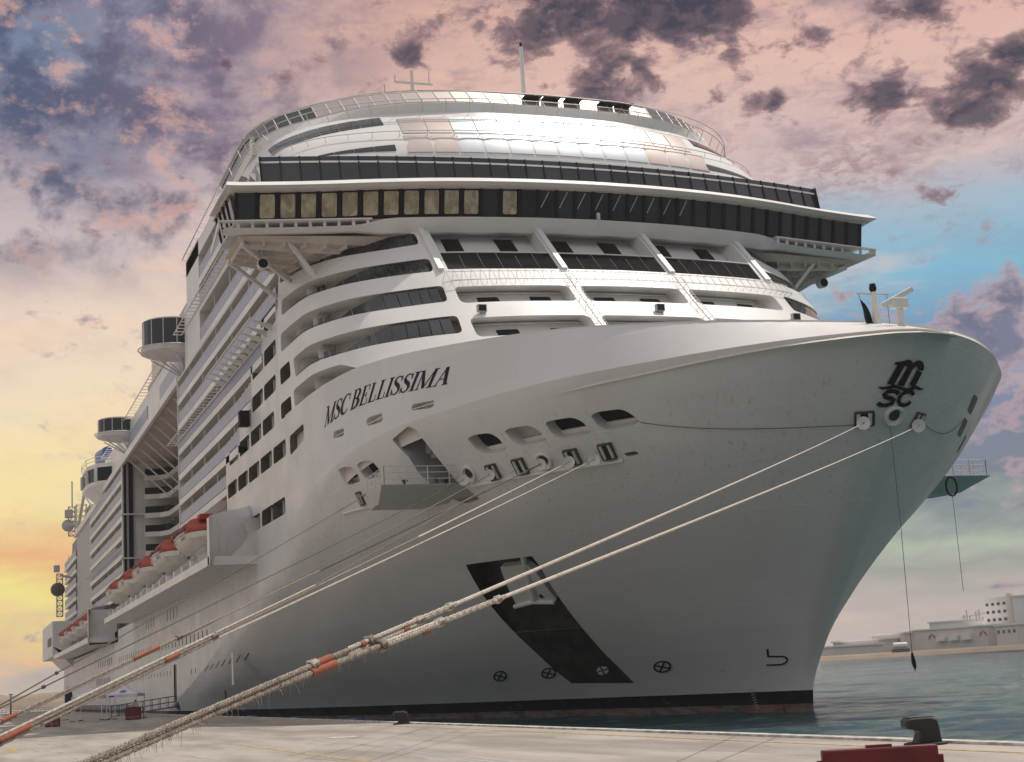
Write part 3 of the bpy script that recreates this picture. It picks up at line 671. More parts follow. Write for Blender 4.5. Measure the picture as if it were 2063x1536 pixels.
hull_mark(stroke([(0, 1), (.06, .52)], .10)+stroke([(.03, .55), (.6, .5)]+arc(.62, .26, .38, .25, 75, -80, 8)+[(0, .03)], .09), .0275, .1415, .62, .78, 'bulb_mark')
dm = []
for k in range(8): dm += stroke([(0, k*.5), (.12, k*.5+.2)], .06)+stroke([(0, k*.5+.22), (.14, k*.5+.22)], .05)
hull_mark(dm, .0397, .012, 1.0, .26, 'draught_marks', 'whitep')

# ---- chocks and rollers
def tangent_frame(S, a, b, off=0.):
    p, n = at(S, a, b, off); up = (Vector((0, 0, 1))-n*n.z).normalized(); side = up.cross(n).normalized(); return p, n, up, side
def square_chock(S, a, b, w, h, disc=True, pnu=None):
    p, n, up, sd = pnu or tangent_frame(S, a, b, .0)
    fr = MB()
    for s in (-1, 1):
        fr.bar(p+sd*s*w/2+n*.06-up*h/2, p+sd*s*w/2+n*.06+up*h/2, .07, .16, n); fr.bar(p+up*s*h/2+n*.06-sd*w/2, p+up*s*h/2+n*.06+sd*w/2, .07, .16, n)
    f = fr.build('fairlead', 'steel', ship)
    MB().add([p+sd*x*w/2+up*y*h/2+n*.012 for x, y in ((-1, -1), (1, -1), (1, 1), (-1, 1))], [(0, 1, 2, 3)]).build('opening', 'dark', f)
    for s in (-.32, .30): MB().tube([p+sd*w*s-up*h*.42+n*.10, p+sd*w*s+up*h*.42+n*.10], w*.11, 10).build('roller', 'rail', f)
    return f
def round_chock(p, n, up, sd, r):
    mb = MB(); rings = []
    for k in range(21):
        a = 2*math.pi*k/20; c = sd*math.cos(a)+up*math.sin(a)
        rings.append([p+c*(r+.10*math.cos(q))+n*(.03+.12*math.sin(q)) for q in [math.pi*j/4 for j in range(8)]])
    mb.loft(rings, False); f = mb.build('fairlead', 'hull', ship, smooth=True)
    rr = []
    for rad_, dep in ((r, .05), (r*.72, .03), (r*.6, .02)): rr.append([p+(sd*math.cos(2*math.pi*k/20)+up*math.sin(2*math.pi*k/20)*1.)*rad_ + up*(-r*.0)+n*dep for k in range(20)])
    MB().loft(rr, False).build('lip', 'white2', f)
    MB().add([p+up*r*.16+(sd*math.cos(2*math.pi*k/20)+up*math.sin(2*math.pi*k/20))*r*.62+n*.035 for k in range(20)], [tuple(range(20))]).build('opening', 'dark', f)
    return f
for u in (.314, .276, .2164, .1828): square_chock(S1, u, .7878, .85, .95)
square_chock(S1, .5758, .8189, .55, .9)
for u, v in ((.3538, .7975), (.2471, .79)): round_chock(*tangent_frame(S1, u, v), .48)
def bow_frame(y, z):
    p = on_bow(y, z, 0.); q = on_bow(y, z, 1.); n = (q-p).normalized(); up = (Vector((0, 0, 1))-n*n.z).normalized(); return p, n, up, up.cross(n).normalized()
square_chock(None, 0, 0, .95, .75, pnu=bow_frame(-1.45, 14.62)); square_chock(None, 0, 0, .8, .8, pnu=bow_frame(1.85, 14.58)); round_chock(*bow_frame(.05, 14.66), .5)
for (a, b) in (((.3435, .7615), (.1653, .7573)), ((.6127, .7909), (.5305, .7794))):
    L = [at(S1, a[0]+(b[0]-a[0])*i/12, a[1]+(b[1]-a[1])*i/12, .05)[0] for i in range(13)]
    MB().tube(L, .09, 6).build('rubbing_strip', 'white2', ship)

# ---- boarding stage folded out under the recess (both bows)
def stage(sgn):
    y0, y1 = -21.3*sgn, -15.0*sgn
    mb = MB()
    poly = [(-10.1, y1), (-10.1, y0), (-13.5, y0), (-15.6, y0*.985), (-15.6, y1*1.1)]
    vs = [(x, y, 14.25) for x, y in poly]+[(x-(2.9 if i < 2 else .4), y*(.975 if abs(y) > 20 else 1), 13.45) for i, (x, y) in enumerate(poly)]; n = 5
    mb.add(vs, [tuple(range(n)), tuple(range(2*n-1, n-1, -1))]+[(i, (i+1) % n, (i+1) % n+n, i+n) for i in range(n)])
    st = mb.build('boarding_stage', 'hull', ship); MB().ext(-15.4, -10.2, min(y0, y1)*1.0+.05, max(y0, y1)-.05, 14.255, 14.30).build('deck_plate', 'grey', st)
    ra = MB()
    edge = [(-10.25, y1*1.05), (-10.25, y0*.99), (-15.4, y0*.975)]
    for h in (.38, .75, 1.12):
        for a, b in zip(edge[:-1], edge[1:]): ra.tube([(*a, 14.25+h), (*b, 14.25+h)], .025, 5)
    for a, b in zip(edge[:-1], edge[1:]):
        for k in range(5): s = k/4; ra.tube([(a[0]+(b[0]-a[0])*s, a[1]+(b[1]-a[1])*s, 14.25), (a[0]+(b[0]-a[0])*s, a[1]+(b[1]-a[1])*s, 15.37)], .03, 5)
    ra.build('railing', 'rail', st)
    for k, (x, y) in enumerate(((-12.5, -19.2), (-11.3, -17.6), (-12.6, -16.6))): MB().lathe((x, y*sgn, 14.25), [(.2, 0), (.2, .2), (.12, .25), (.12, .5), (.2, .52), (.2, .6)], 10).build('deck_fitting', 'steel', st, smooth=True)
    MB().bar((-11.2, -16.0*sgn, 14.3), (-12.6, -17.2*sgn, 16.6), .18).build('stay', 'white2', st)
    return st
stage(1); stg = stage(-1)
for (u, v, l) in ((.47, .885, .6), (.455, .865, .5), (.40, .80, .8), (.385, .785, .7)):
    p, n = at(S1, u, v, -1.9); MB().box(tuple(p+n*.5), (.5, .5, l), .4).build('winch', 'grey', ship)
rg = MB(); c0 = Vector((-8.0, 16.5, 13.3)); rg.tube([c0+Vector((0, math.cos(2*math.pi*k/24)*.42, math.sin(2*math.pi*k/24)*.62)) for k in range(25)], .06, 6, False); rg.build('fender_ring', 'black', ship)
MB().tube([c0-Vector((0, 0, .6)), c0-Vector((0, 0, 6.8))], .02, 4).build('hanging_line', 'darkrope', ship)

# openings seen edge-on on the port bow
for (u, v) in ((-.105, .87), (-.105, .81), (-.16, .79)):
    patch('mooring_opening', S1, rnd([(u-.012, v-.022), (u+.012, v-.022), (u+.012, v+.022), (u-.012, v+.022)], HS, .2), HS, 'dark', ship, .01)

# ---- flat hull side
def xf_pts(n=24): return [(float(pch(v, XFv, XFx)), float(v*15)) for v in np.linspace(1, -.03, n)]
holes = []
def rr_(x0, x1, z0, z1, r=.3): return rnd([(x0, z0), (x1, z0), (x1, z1), (x0, z1)], (1, 1), r, 3)
rows = {20.0: [-41.0, -46.4, -51.8, -57.1, -62.5], 22.85: [-45.0, -50.4, -55.9, -61.3], 25.55: [-44.0, -49.4, -54.8], 28.25: [-43.6, -48.9], 30.85: [-43.3], 15.75: [-52.1, -46.5, -41.85]}
wins = []
for z0, xs in rows.items():
    for x0 in xs: wins.append((x0, x0+4.85 if z0 != 22.85 else x0+4.75, z0, z0+1.28))
wl = [rr_(a, b, c, d, .35) for a, b, c, d in wins]
side_up = [(-36, 15), (-36, 22.9), (-38, 22.9), (-38, 32.3), (-44.5, 32.3), (-44.5, 29.5), (-49.6, 29.5), (-49.6, 26.7), (-55.8, 26.7), (-55.8, 23.9+.25), (-63.2, 24.15), (-63.2, 17.0), (-53.4, 13.1)]
side_low = [(-53.4, 13.1), (-165.3, 13.1), (-165.3, 11.3), (-290, 11.3), (-293, 3), (-293, -.45)]
outer = side_up+side_low[1:]+[p for p in reversed(xf_pts())][0:]
# keep the polygon simple: forward boundary follows the end of the flare
outer = side_up+side_low[1:]+list(reversed(xf_pts()))[:-1]
oval = []; 
def slit(x, z0, z1, w): return [(x-w/2, z0), (x+w/2, z0), (x+w/2, z1), (x-w/2, z1)]
low_windows = []
for i in range(31): low_windows.append((-76.8-i*2.9, 8.15, 9.0, .55))
for x in (-98.4, -101.2, -104.0, -106.8): low_windows.append((x, 11.35, 12.6, .5))
for x in (-120.1, -122.8, -125.5, -128.2): low_windows.append((x, 11.35, 12.6, .5))
for i in range(8): low_windows.append((-176-i*3.4, 8.2, 9.3, .9))
for i in range(9): low_windows.append((-180-i*3., 5.2, 6.3, 1.0))
ports = [(-104.5-i*3.1, 5.15, 5.65, .42) for i in range(16)]+[(-88-(-i)*2.9, 4.95, 5.5, .42) for i in range(10)]
door = [(-102.0, 1.5), (-99.6, 1.5), (-99.6, 6.25), (-102.0, 6.25)]
allslits = [slit(x, a, b, w) for x, a, b, w in low_windows+ports if x < -74 or b < 6]
inflare = lambda q: q[0][0] > float(np.interp(q[0][1]/15, np.array(XFv), np.array(XFx)))-1.5
SY = (0, -1, 0)
panel('hull_side', SIDE(-21.5), outer, wl+[s for s in allslits if not inflare(s)]+[door], (1, 1), 3.0, 'hull', ship, refo=SY)
hw = Many('porthole', 'black', ship, 100)
for s in allslits:
    if inflare(s):
        z = s[0][1]; 
        x = s[0][0]; v = z/15.; xs = float(pch(v, XSv, XSx)); xf = float(pch(v, XFv, XFx)); u = (x-xs)/(xf-xs)
        if u > 1: continue
        L = [at(S1, u+du/(xs-xf), v+dv/15., .02)[0] for du, dv in ((-.2, 0), (.2, 0), (.2, .5), (-.2, .5))]
        hw.add(MB().add(L, [(0, 1, 2, 3)]), L[0])
    else:
        x0, z0 = s[0]; x1, z1 = s[2]
        hw.add(MB().ext(x0, x1, -21.48, -21.34, z0, z1), (x0, -21.5, z0))
hw.finish()
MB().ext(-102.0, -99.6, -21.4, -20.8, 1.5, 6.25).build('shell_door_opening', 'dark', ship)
vd = MB().ext(-62.5, -61.7, -21.56, -21.5, 3.5, 6.3); vd.build('shell_door', 'white2', ship)
MB().bar((-66.0, -21.62, 3.0), (-64.8, -21.62, 1.2), .18).build('fender_bar', 'steel', ship)
# windows in the forward side
cwin = MB()
for i, (a, b, c, d) in enumerate(wins):
    w = recess('window', SIDE(-21.5), rr_(a, b, c, d, .35), 1.1, (1, 1), ship, 'deepgrey', 'screen0', refo=SY)
    cu_ = MB()
    for k in range(3):
        if random.random() < .8:
            x = a+.5+k*1.5+random.random()*.4; pts = [(x+.16*j, -20.55-.09*(j % 2)) for j in range(int(3+random.random()*4))]
            cu_.add([(px, py, zz) for zz in (c, d) for px, py in pts], [(j, j+1, j+1+len(pts), j+len(pts)) for j in range(len(pts)-1)])
    if cu_.v: cu_.build('curtain', 'screen0' if random.random() < .5 else 'cream', w)
    MB().ext((a+b)/2-.04, (a+b)/2+.04, -21.2, -20.9, c, d).build('frame', 'white2', w)
# port side and far body masses (real volume for shadows and other views)
MB().ext(-293, -112, 20.0, 21.5, -.45, 13.1).build('port_hull_side', 'hull', ship)
MB().add([(float(pch(v, XFv, XFx)), 21.5, v*15) for v in np.linspace(-.03, 1, 12)]+[(-112.2, 21.5, v*15) for v in np.linspace(-.03, 1, 12)], [(i, i+1, i+13, i+12) for i in range(11)]).build('port_hull_side', 'hull', ship)
MB().prism([(-293, -21.3), (-293, 21.3), (-37, 21.3), (-37, -20), (-63, -20), (-63, -21.3)], 11.0, 13.0).build('main_deck', 'grey', ship)
MB().add([(-293, -21.5, -.45), (-293, 21.5, -.45), (-290, 21.5, 11.3), (-290, -21.5, 11.3)], [(0, 1, 2, 3)]).build('transom', 'hull', ship)

# ---- superstructure masses
body = MB()
body.ext(-93.5, -63.2, -19.5, 21.4, 13.0, 44.0); body.ext(-93.5, -66, -19.5, 12, 44.0, 47.0); body.ext(-63.2, -38.5, -19.4, 17.4, 23.0, 38.0); body.ext(-63.2, -46.5, -19.4, 17.4, 38.0, 46.8)
body.build('deckhouse', 'bulk', ship)
bb = MB(); bb.ext(-157, -93.6, -13.8, 21.4, 13, 38.2); bb.ext(-290, -157.2, -19.6, 21.4, 13, 38.2); bb.ext(-196, -93.6, -20.0, 21.4, 38.3, 43.4); bb.ext(-254, -200, -19.5, 20, 38.2, 41.5)
bb.build('deckhouse', 'bulk', ship)
MB().ext(-165, -290, -21.3, 21, 11.3, 13.0).build('deckhouse', 'hull', ship)

# ---- balcony rows along a side
M['backw'] = mottled('dim cabin wall', (.13, .12, .11), .7, amount=.2, scale=1.)  # base colour darkened for the shade deep in the balconies
M['screen'] = mottled('frosted partition', (.50, .49, .47), .6, amount=.2, scale=.6)
parts_ = Many('balcony_partition', 'screen', ship, 100)
def balcony_row(x0, x1, deck, top, y=-21.5, depth=1.7, pitch=2.9, fascia=.72, glass=True, detail=True, arc_=0):
    mb = MB(); mb.ext(x0, x1, y, y+depth+.3, deck-fascia, deck-.06)
    d = mb.build('balcony_deck', 'white', ship)
    MB().ext(x0, x1, y+.10, y+depth, deck-.05, deck-.01).build('gap_strip', 'dark', d)  # dark strip painted in for the shaded gap below the glass
    g = MB()
    n = max(1, round((x1-x0)/pitch)); w = (x1-x0)/n
    for i in range(n): g.ext(x0+i*w+.03, x0+(i+1)*w-.03, y+.05, y+.09, deck+.06, deck+1.08)
    g.build('glass_balustrade', 'balglass', d)
    MB().ext(x0, x1, y+.03, y+.12, deck+1.1, deck+1.16).build('handrail', 'white2', d)
    if detail:
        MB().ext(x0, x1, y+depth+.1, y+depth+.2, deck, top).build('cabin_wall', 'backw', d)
        dr = MB(); ds = MB()
        for i in range(n): dr.ext(x0+i*w+.25, x0+i*w+w*.70, y+depth+.02, y+depth+.09, deck, deck+2.05); ds.ext(x0+i*w+w*.72, x0+i*w+w*.95, y+depth+.0, y+depth+.08, deck, deck+2.05)
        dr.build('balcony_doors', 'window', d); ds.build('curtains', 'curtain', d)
    for i in range(1, n):
        x = x0+i*w; pm = MB(); q = [(x, y+.15, deck), (x, y+depth+.3, deck), (x, y+depth+.3, top), (x, y+1.25, top), (x, y+.62, deck+1.72)]
        pm.add([(px-.03, py, pz) for px, py, pz in q]+[(px+.03, py, pz) for px, py, pz in q], [(0, 1, 2, 3, 4), (9, 8, 7, 6, 5)]+[(k, (k+1) % 5, (k+1) % 5+5, k+5) for k in range(5)])
        po = MB(); po.ext(x-.05, x+.05, y+.10, y+.20, deck+1.1, top)
        parts_.add(pm, (x, y, deck), [('post', po, 'white2')] if i % 3 == 0 else None)
for d, x1 in ((21.2, -63.3), (24.0, -55.9), (26.8, -49.7), (29.6, -44.6), (32.4, -38.3), (35.2, -38.3)): balcony_row(-94.5, x1, d, d+2.05)
for d, x1 in ((38.1, -39), (41.85, -41), (44.6, -45)): balcony_row(-77.0, x1, d, d+2.4, fascia=.8)
end = MB(); end.ext(-94.7, -94.45, -21.55, -13.0, 20.4, 37.3); end.build('end_bulkhead', 'white', ship)
MB().ext(-94.5, -44, -21.5, -19.3, 37.2, 37.35).build('deck_edge', 'white', ship)
MB().ext(-86, -77.05, -21.5, -19.3, 37.3, 48.9).build('side_pillar', 'white', ship)
MB().ext(-86, -46, -21.5, -19.3, 47.0, 48.6).build('roof_fascia', 'white', ship)
MB().ext(-94.4, -86.02, -20.6, -19.4, 37.3, 45.5).build('side_pillar', 'white', ship)
# scalloped privacy screens at the forward ends
sc_ = MB()
for (x1, d) in ((-56.0, 24.0), (-49.8, 26.8)):
    pts = []
    for k in range(9): pts.append((x1-7+k*.85, d+.9+.35*abs(math.sin(k*math.pi/2+.3))+k*.06))
    sc_.add([(px, -21.42, d-.4) for px, pz in pts]+[(px, -21.42, pz) for px, pz in pts], [(k, k+1, k+10, k+9) for k in range(8)])
sc_.build('privacy_screen', 'grey', ship)
# outrigger rails along the wall
def ladder_rail(x0, x1, z0, z1, y, name='service_rail', n=24, w=.9):
    r = MB()
    for dy in (0, -w): r.tube([(x0, y+dy, z0), (x1, y+dy, z1)], .07, 5)
    for i in range(n+1):
        s = i/n; p = (x0+(x1-x0)*s, y, z0+(z1-z0)*s); r.tube([p, (p[0], y-w, p[2])], .05, 4)
    r.build(name, 'white2', ship)
ladder_rail(-97, -44, 30.4, 30.6, -21.55, n=34); ladder_rail(-90, -38.5, 41.6, 41.8, -21.55, n=34)
ladder_rail(-86, -48, 49.0, 49.1, -21.0, n=14)
br = MB()
for k in range(11):
    x = -63+k*2.3; br.add([(x, -21.5, 31.0), (x, -23.2, 31.3), (x, -21.5, 30.4)], [(0, 1, 2)])
br.tube([(-63.4, -23.2, 31.3), (-39.8, -23.2, 31.4)], .09, 6); br.build('bracket_rail', 'white2', ship)
MB().box((-50.6, -22.0, 25.3), (.9, .8, 1.3)).build('loudspeaker', 'black', ship)

# ---- superstructure front (raked, with openings)
def fpoly(pts, r=.3): return rnd(pts, FS_, r)
corner = {33.6: (.398, 1.0, 34.9), 30.85: (.398, .955, 32.15), 28.05: (.398, .965, 29.5), 25.15: (.398, .87, 26.7)}
c_open = {}
def strip_poly(t0, t1, zb, zt): return [(t0, zb), (t1, zb), (t1+.002, zt), (t0-.004, zt)]
c_open['a'] = strip_poly(.398, .985, 33.65, 34.9); c_open['b'] = strip_poly(.396, .958, 30.85, 32.15); c_open['c'] = strip_poly(.394, .968, 28.02, 29.48); c_open['d'] = strip_poly(.392, .872, 25.15, 26.7)
c_open['e'] = [(.60, 23.45), (.63, 23.0), (.895, 22.96), (.895, 24.35), (.66, 24.3)]
mirror = lambda p: [(-a, b) for a, b in p][::-1]
bays = []
for t0, t1 in ((-.355, -.13), (-.11, .11), (.13, .362)):
    bays.append(('upper', [(t0, 30.95), (t1, 30.95), (t1, 35.15), (t0, 35.15)]))
for t0, t1 in ((-.352, -.128), (-.108, .112), (.135, .368)):
    bays.append(('loggia', [(t0, 27.75), (t1, 27.75), (t1, 29.28), (t0, 29.28)]))
for t0, t1 in ((-.352, -.128), (-.108, .112), (.135, .368)):
    bays.append(('loggia', [(t0, 24.7), (t1, 24.7), (t1, 26.38), (t0, 26.38)]))
bay_r = [fpoly(p, .12 if k == 'upper' else .55) for k, p in bays]
cr = [fpoly(p, .45) for p in c_open.values()]; crp = [mirror(p) for p in cr]
fwin = [fpoly([(.905, 25.55), (.985, 25.55), (.987, 26.83), (.903, 26.83)], .35), fpoly([(.915, 22.9), (.99, 22.9), (.99, 24.13), (.915, 24.13)], .35)]
panel('front_screen', SF, [(-1, 22.5), (1, 22.5), (1, 35.2), (-1, 35.2)], bay_r+cr+crp+fwin, FS_, .8, 'white', ship)
for p in fwin: recess('window', SF, p, 1.0, FS_, ship, 'deepgrey', 'screen0')
for (k, p), pr in zip(bays, bay_r):
    r = recess('balcony_bay', SF, pr, 1.7, FS_, ship, 'white', 'white')
    t0 = p[0][0]; t1 = p[1][0]; zb = p[0][1]; zt = p[2][1]
    if k == 'upper':
        for s in (.18, .70):
            tc = t0+(t1-t0)*s; tw = .022
            panel('window_pane', SF, [(tc, 33.0), (tc+tw*1.9, 33.0), (tc+tw*1.9, 34.75), (tc, 34.75)], (), FS_, .8, 'smoke', r, -1.66)
        n = 6
        for i in range(n):
            a = t0+(t1-t0)*i/n+.0003; b = t0+(t1-t0)*(i+1)/n-.0003
            panel('glass_balustrade', SF, [(a, 31.0), (b, 31.0), (b, 32.62), (a, 32.62)], (), FS_, .8, 'smoke', r, -.06)
        L = path_on(SF, [(t0+(t1-t0)*i/10, 32.66) for i in range(11)], -.05); MB().tube(L, .06, 6).build('handrail', 'white2', r)
    else:
        for s in (.14, .62):
            tc = t0+(t1-t0)*s
            panel('window_pane', SF, rnd([(tc, zb+.15), (tc+.045, zb+.15), (tc+.045, zb+.98), (tc, zb+.98)], FS_, .15), (), FS_, .6, 'smoke', r, -1.66)
        L = path_on(SF, [(t0+(t1-t0)*i/10, zt-.2) for i in range(11)], -1.6); MB().tube(L, .05, 4).build('ceiling_rail', 'white2', r)
def corner_open(key, poly, pr, sgn, glassed):
    r = recess('balcony_opening', SF, pr, 1.9, FS_, ship, 'white2', 'cream')
    zb = min(q[1] for q in poly); zt = max(q[1] for q in poly); g0 = .403*sgn
    if glassed:
        edges = [.405, .428, .451, .475, .500, .530, .565, .605, .650]
        for i in range(len(edges)-1):
            a, b = edges[i]+.0012, edges[i+1]-.0012
            def top(t): return zt-.04 if t < .525 else zt-.04-(zt-zb-.12)*min(1, (t-.525)/(.650-.525))
            q = [(a*sgn, zb+.05), (b*sgn, zb+.05), (b*sgn, top(b)), (a*sgn, top(a))]
            if top(b)-zb < .2: q = [(a*sgn, zb+.05), (b*sgn, zb+.05), (a*sgn, top(a))]
            panel('wind_screen', SF, q, (), FS_, .8, 'glass', r, -.12)
    for tt in (.68, .705) if key != 'e' else ():
        panel('window_pane', SF, [(tt*sgn, zb+.12), ((tt+.017)*sgn, zb+.12), ((tt+.017)*sgn, zb+.72), (tt*sgn, zb+.72)], (), FS_, .8, 'smoke', r, -.35)
    for tt in ((.74, .86) if key in 'cd' else (.78,)):
        a = at(SF, tt*sgn, zb, -.3)[0]; b = at(SF, tt*sgn, zb, -1.85)[0]; c = at(SF, tt*sgn, zt, -1.85)[0]; d = at(SF, tt*sgn, zt, -.8)[0]; e = at(SF, tt*sgn, zb+1., -.3)[0]
        MB().add([a, b, c, d, e], [(0, 1, 2, 3, 4)]).build('partition', 'white2', r)
    for tt in ((.79, .90) if key in 'bc' else ()):
        panel('balcony_door', SF, [(tt*sgn, zb), ((tt+.035)*sgn, zb), ((tt+.035)*sgn, zt-.1), (tt*sgn, zt-.1)], (), FS_, .8, 'window', r, -1.86)
    L = path_on(SF, [((.66+.0028*i*10)*sgn, zb+.16) for i in range(9)], -.08); MB().tube(L, .035, 4).build('handrail', 'steel', r)
for sgn, src in ((1, cr), (-1, crp)):
    for (key, poly), pr in zip(c_open.items(), src): corner_open(key, poly, pr, sgn, key in 'abcd')
# roof behind the front screen, under the bridge
MB().ext(-38.5, -35.5, -16.5, 16.5, 22.5, 35.1).build('deckhouse', 'cream', ship)
# raking stanchions of the upper bays + lit ladders below them
for t in (-.372, -.12, .12, .378):
    bm_ = MB(); bm_.bar(at(SF, t, 30.9, .12)[0], at(SF, t, 35.15, .12)[0], .42, .3, (1, 0, 0)); bm_.build('raking_stanchion', 'white', ship)
for t in (-.118, .122):
    lad = MB(); 
    for dt in (-.007, .007): lad.tube([at(SF, t+dt, z, .45)[0] for z in np.linspace(23.0, 30.3, 8)], .03, 4)
    for z in np.linspace(23.0, 30.3, 30): lad.tube([at(SF, t-.007, z, .45)[0], at(SF, t+.007, z, .45)[0]], .02, 4)
    for z in np.linspace(23.3, 30.3, 10):
        for dt in (-.007, .007): lad.tube([at(SF, t+dt, z, 0)[0], at(SF, t+dt, z, .45)[0]], .02, 4)
    lad.build('ladder', 'rail', ship)
rl = MB()
for z, off in ((30.55, .5), (29.75, .5)):
    rl.tube(path_on(SF, [(t, z) for t in np.linspace(-.42, .37, 40)], off), .03, 4)
for t in np.linspace(-.42, .37, 44): rl.tube([at(SF, t, 30.85, 0)[0], at(SF, t, 30.55, .5)[0], at(SF, t, 29.75, .5)[0], at(SF, t, 29.55, 0)[0]], .022, 4, False)
rl.build('cradle_rail', 'rail', ship)
for t in (.335, -.02, -.352):
    p, n = at(SF, t, 27.05, .4); f = MB(); f.box(tuple(p), (.35, .62, .5), 0); fo = f.build('floodlight', 'grey', ship)
    MB().ext(p.x+.18, p.x+.2, p.y-.25, p.y+.25, p.z-.2, p.z+.2).build('lamp_glass', 'window', fo)
    MB().bar(at(SF, t, 26.8, 0)[0], p, .12).build('bracket', 'white2', fo)

# ---- bridge
BY = [0, 4, 8, 12, 16, 20, 23, 26.0]; BX = [-25.3, -25.45, -25.8, -26.4, -27.3, -28.4, -29.1, -29.7]
def bx(y, dz=0.): return float(pch(abs(y), BY, BX))+dz
def curve_strip(fn0, fn1, ys): # two boundary functions y -> (x, y, z)
    mb = MB(); a = [fn0(y) for y in ys]; b = [fn1(y) for y in ys]; n = len(ys)
    mb.add(a+b, [(i, i+1, n+i+1, n+i) for i in range(n-1)]); return mb
ys = list(np.linspace(-26, 26, 53))
wy = np.linspace(-25.9, 25.9, 37)
br_ = MB()
front = [(bx(y, -.35), y) for y in ys]; poly = front+[(-36.5, 26), (-36.5, -26)]
MB().prism(poly, 35.9, 36.02).build('bridge_deck', 'white', ship)
MB().prism([(x-1.6, y*.93) for x, y in poly], 36.02, 38.05).build('bridge_interior', 'dark', ship)
bridge_pane = Many('bridge_window', 'smoke', ship, 100)
fr = MB()
for i in range(36):
    y0, y1 = wy[i], wy[i+1]; foil_ = (1 <= i <= 11) or i == 13
    P = [(bx(y0, 0), y0, 36.05), (bx(y1, 0), y1, 36.05), (bx(y1, .42), y1, 38.0), (bx(y0, .42), y0, 38.0)]
    def lerp(a, b, s): return tuple(a[k]+(b[k]-a[k])*s for k in range(3))
    MB().bar(P[0], P[3], .26, .16, (1, 0, 0)).build('window_frame', 'black', ship)
    g = [lerp(P[0], P[1], .09), lerp(P[0], P[1], .91), lerp(P[3], P[2], .91), lerp(P[3], P[2], .09)]
    off = -.05; g = [(p[0]+off, p[1], p[2]) for p in g]
    if foil_:
        g2 = [lerp(lerp(g[0], g[1], .06), lerp(g[3], g[2], .06), .07), lerp(lerp(g[0], g[1], .94), lerp(g[3], g[2], .94), .07), lerp(lerp(g[0], g[1], .94), lerp(g[3], g[2], .94), .93), lerp(lerp(g[0], g[1], .06), lerp(g[3], g[2], .06), .93)]
        o = MB().add(g, [(0, 1, 2, 3)]).build('bridge_window', 'black', ship)
        rp = rnd([(0, 0), (1, 0), (1, 1), (0, 1)], (1.2, 1.9), .16)
        bl = MB(); bl.add([tuple(np.array(lerp(lerp(g2[0], g2[1], a), lerp(g2[3], g2[2], a), b))+np.array((.03+.03*random.random(), 0, 0))) for a, b in rp], [tuple(range(len(rp)))]); bl.build('foil_blind', 'foil', o)
    else:
        o = MB().add(g, [(0, 1, 2, 3)]).build('bridge_window', 'glass', ship)
        if 14 < i < 24: MB().bar(lerp(lerp(g[0], g[1], .1), lerp(g[3], g[2], .1), .35), lerp(lerp(g[0], g[1], .62), lerp(g[3], g[2], .62), .95), .05, .02, (1, 0, 0)).build('wiper', 'rail', o)
MB().bar((bx(25.9), 25.9, 36.05), (bx(25.9, .42), 25.9, 38), .26, .16, (1, 0, 0)).build('window_frame', 'black', ship)
for s in (-1, 1):   # wing end windows
    for k in range(4):
        xa, xb = -29.8-k*1.5, -29.8-(k+1)*1.5+.15
        MB().add([(xa, s*25.95, 36.05), (xb, s*25.95, 36.05), (xb, s*26.35, 38.0), (xa, s*26.35, 38.0)], [(0, 1, 2, 3)]).build('bridge_window', 'glass', ship)
        MB().bar((xb-.05, s*25.97, 36.05), (xb-.05, s*26.4, 38), .16, .1).build('window_frame', 'black', ship)
# visor roof: tapered slab
rf = MB(); up = [(float(pch(abs(y), BY, BX))+.7, y) for y in np.linspace(-26.6, 26.6, 54)]
lowp = [(float(pch(min(abs(y), 26), BY, BX))+1.75, y*1.008) for y in np.linspace(-26.6, 26.6, 54)]
lo_ = lowp+[(-35.5, 26.9), (-35.5, -26.9)]; hi_ = up+[(-35.9, 26.6), (-35.9, -26.6)]; n = len(lo_)
rf.add([(x, y, 38.12) for x, y in lo_]+[(x, y, 38.72) for x, y in hi_], [tuple(range(n-1, -1, -1)), tuple(range(n, 2*n))]+[(i, (i+1) % n, (i+1) % n+n, i+n) for i in range(n)])
rf.build('bridge_visor', 'white', ship)
MB().prism([(x-.9, y*.985) for x, y in lo_], 38.0, 38.11).build('visor_soffit', 'cream', ship)
# fascia under the windows, bellied in the middle, open truss walk under the wings
def fz(y): a = abs(y); return 34.95 if a < 15.5 else 34.95+.28*min(1, (a-15.5)/2.)
fs1 = MB(); yy = list(np.linspace(-26.8, 26.8, 68)); 
top = [(bx(min(abs(y), 26), .30), y, 35.88) if abs(y) < 15.5 else (bx(min(abs(y), 26), .15), y, 35.88-.42*min(1, (abs(y)-15.5)/2)) for y in yy]
bot = [(bx(min(abs(y), 26), -.55), y, fz(y)) for y in yy]; bk = [(x-.5, y, z) for x, y, z in bot]; tb = [(x-.8, y, z) for x, y, z in top]
n = len(yy); fs1.add(top+bot+bk+tb, [(i, i+1, n+i+1, n+i) for i in range(n-1)]+[(n+i, n+i+1, 2*n+i+1, 2*n+i) for i in range(n-1)]+[(i, i+1, 3*n+i+1, 3*n+i) for i in range(n-1)])
fs1.build('bridge_fascia', 'white', ship)
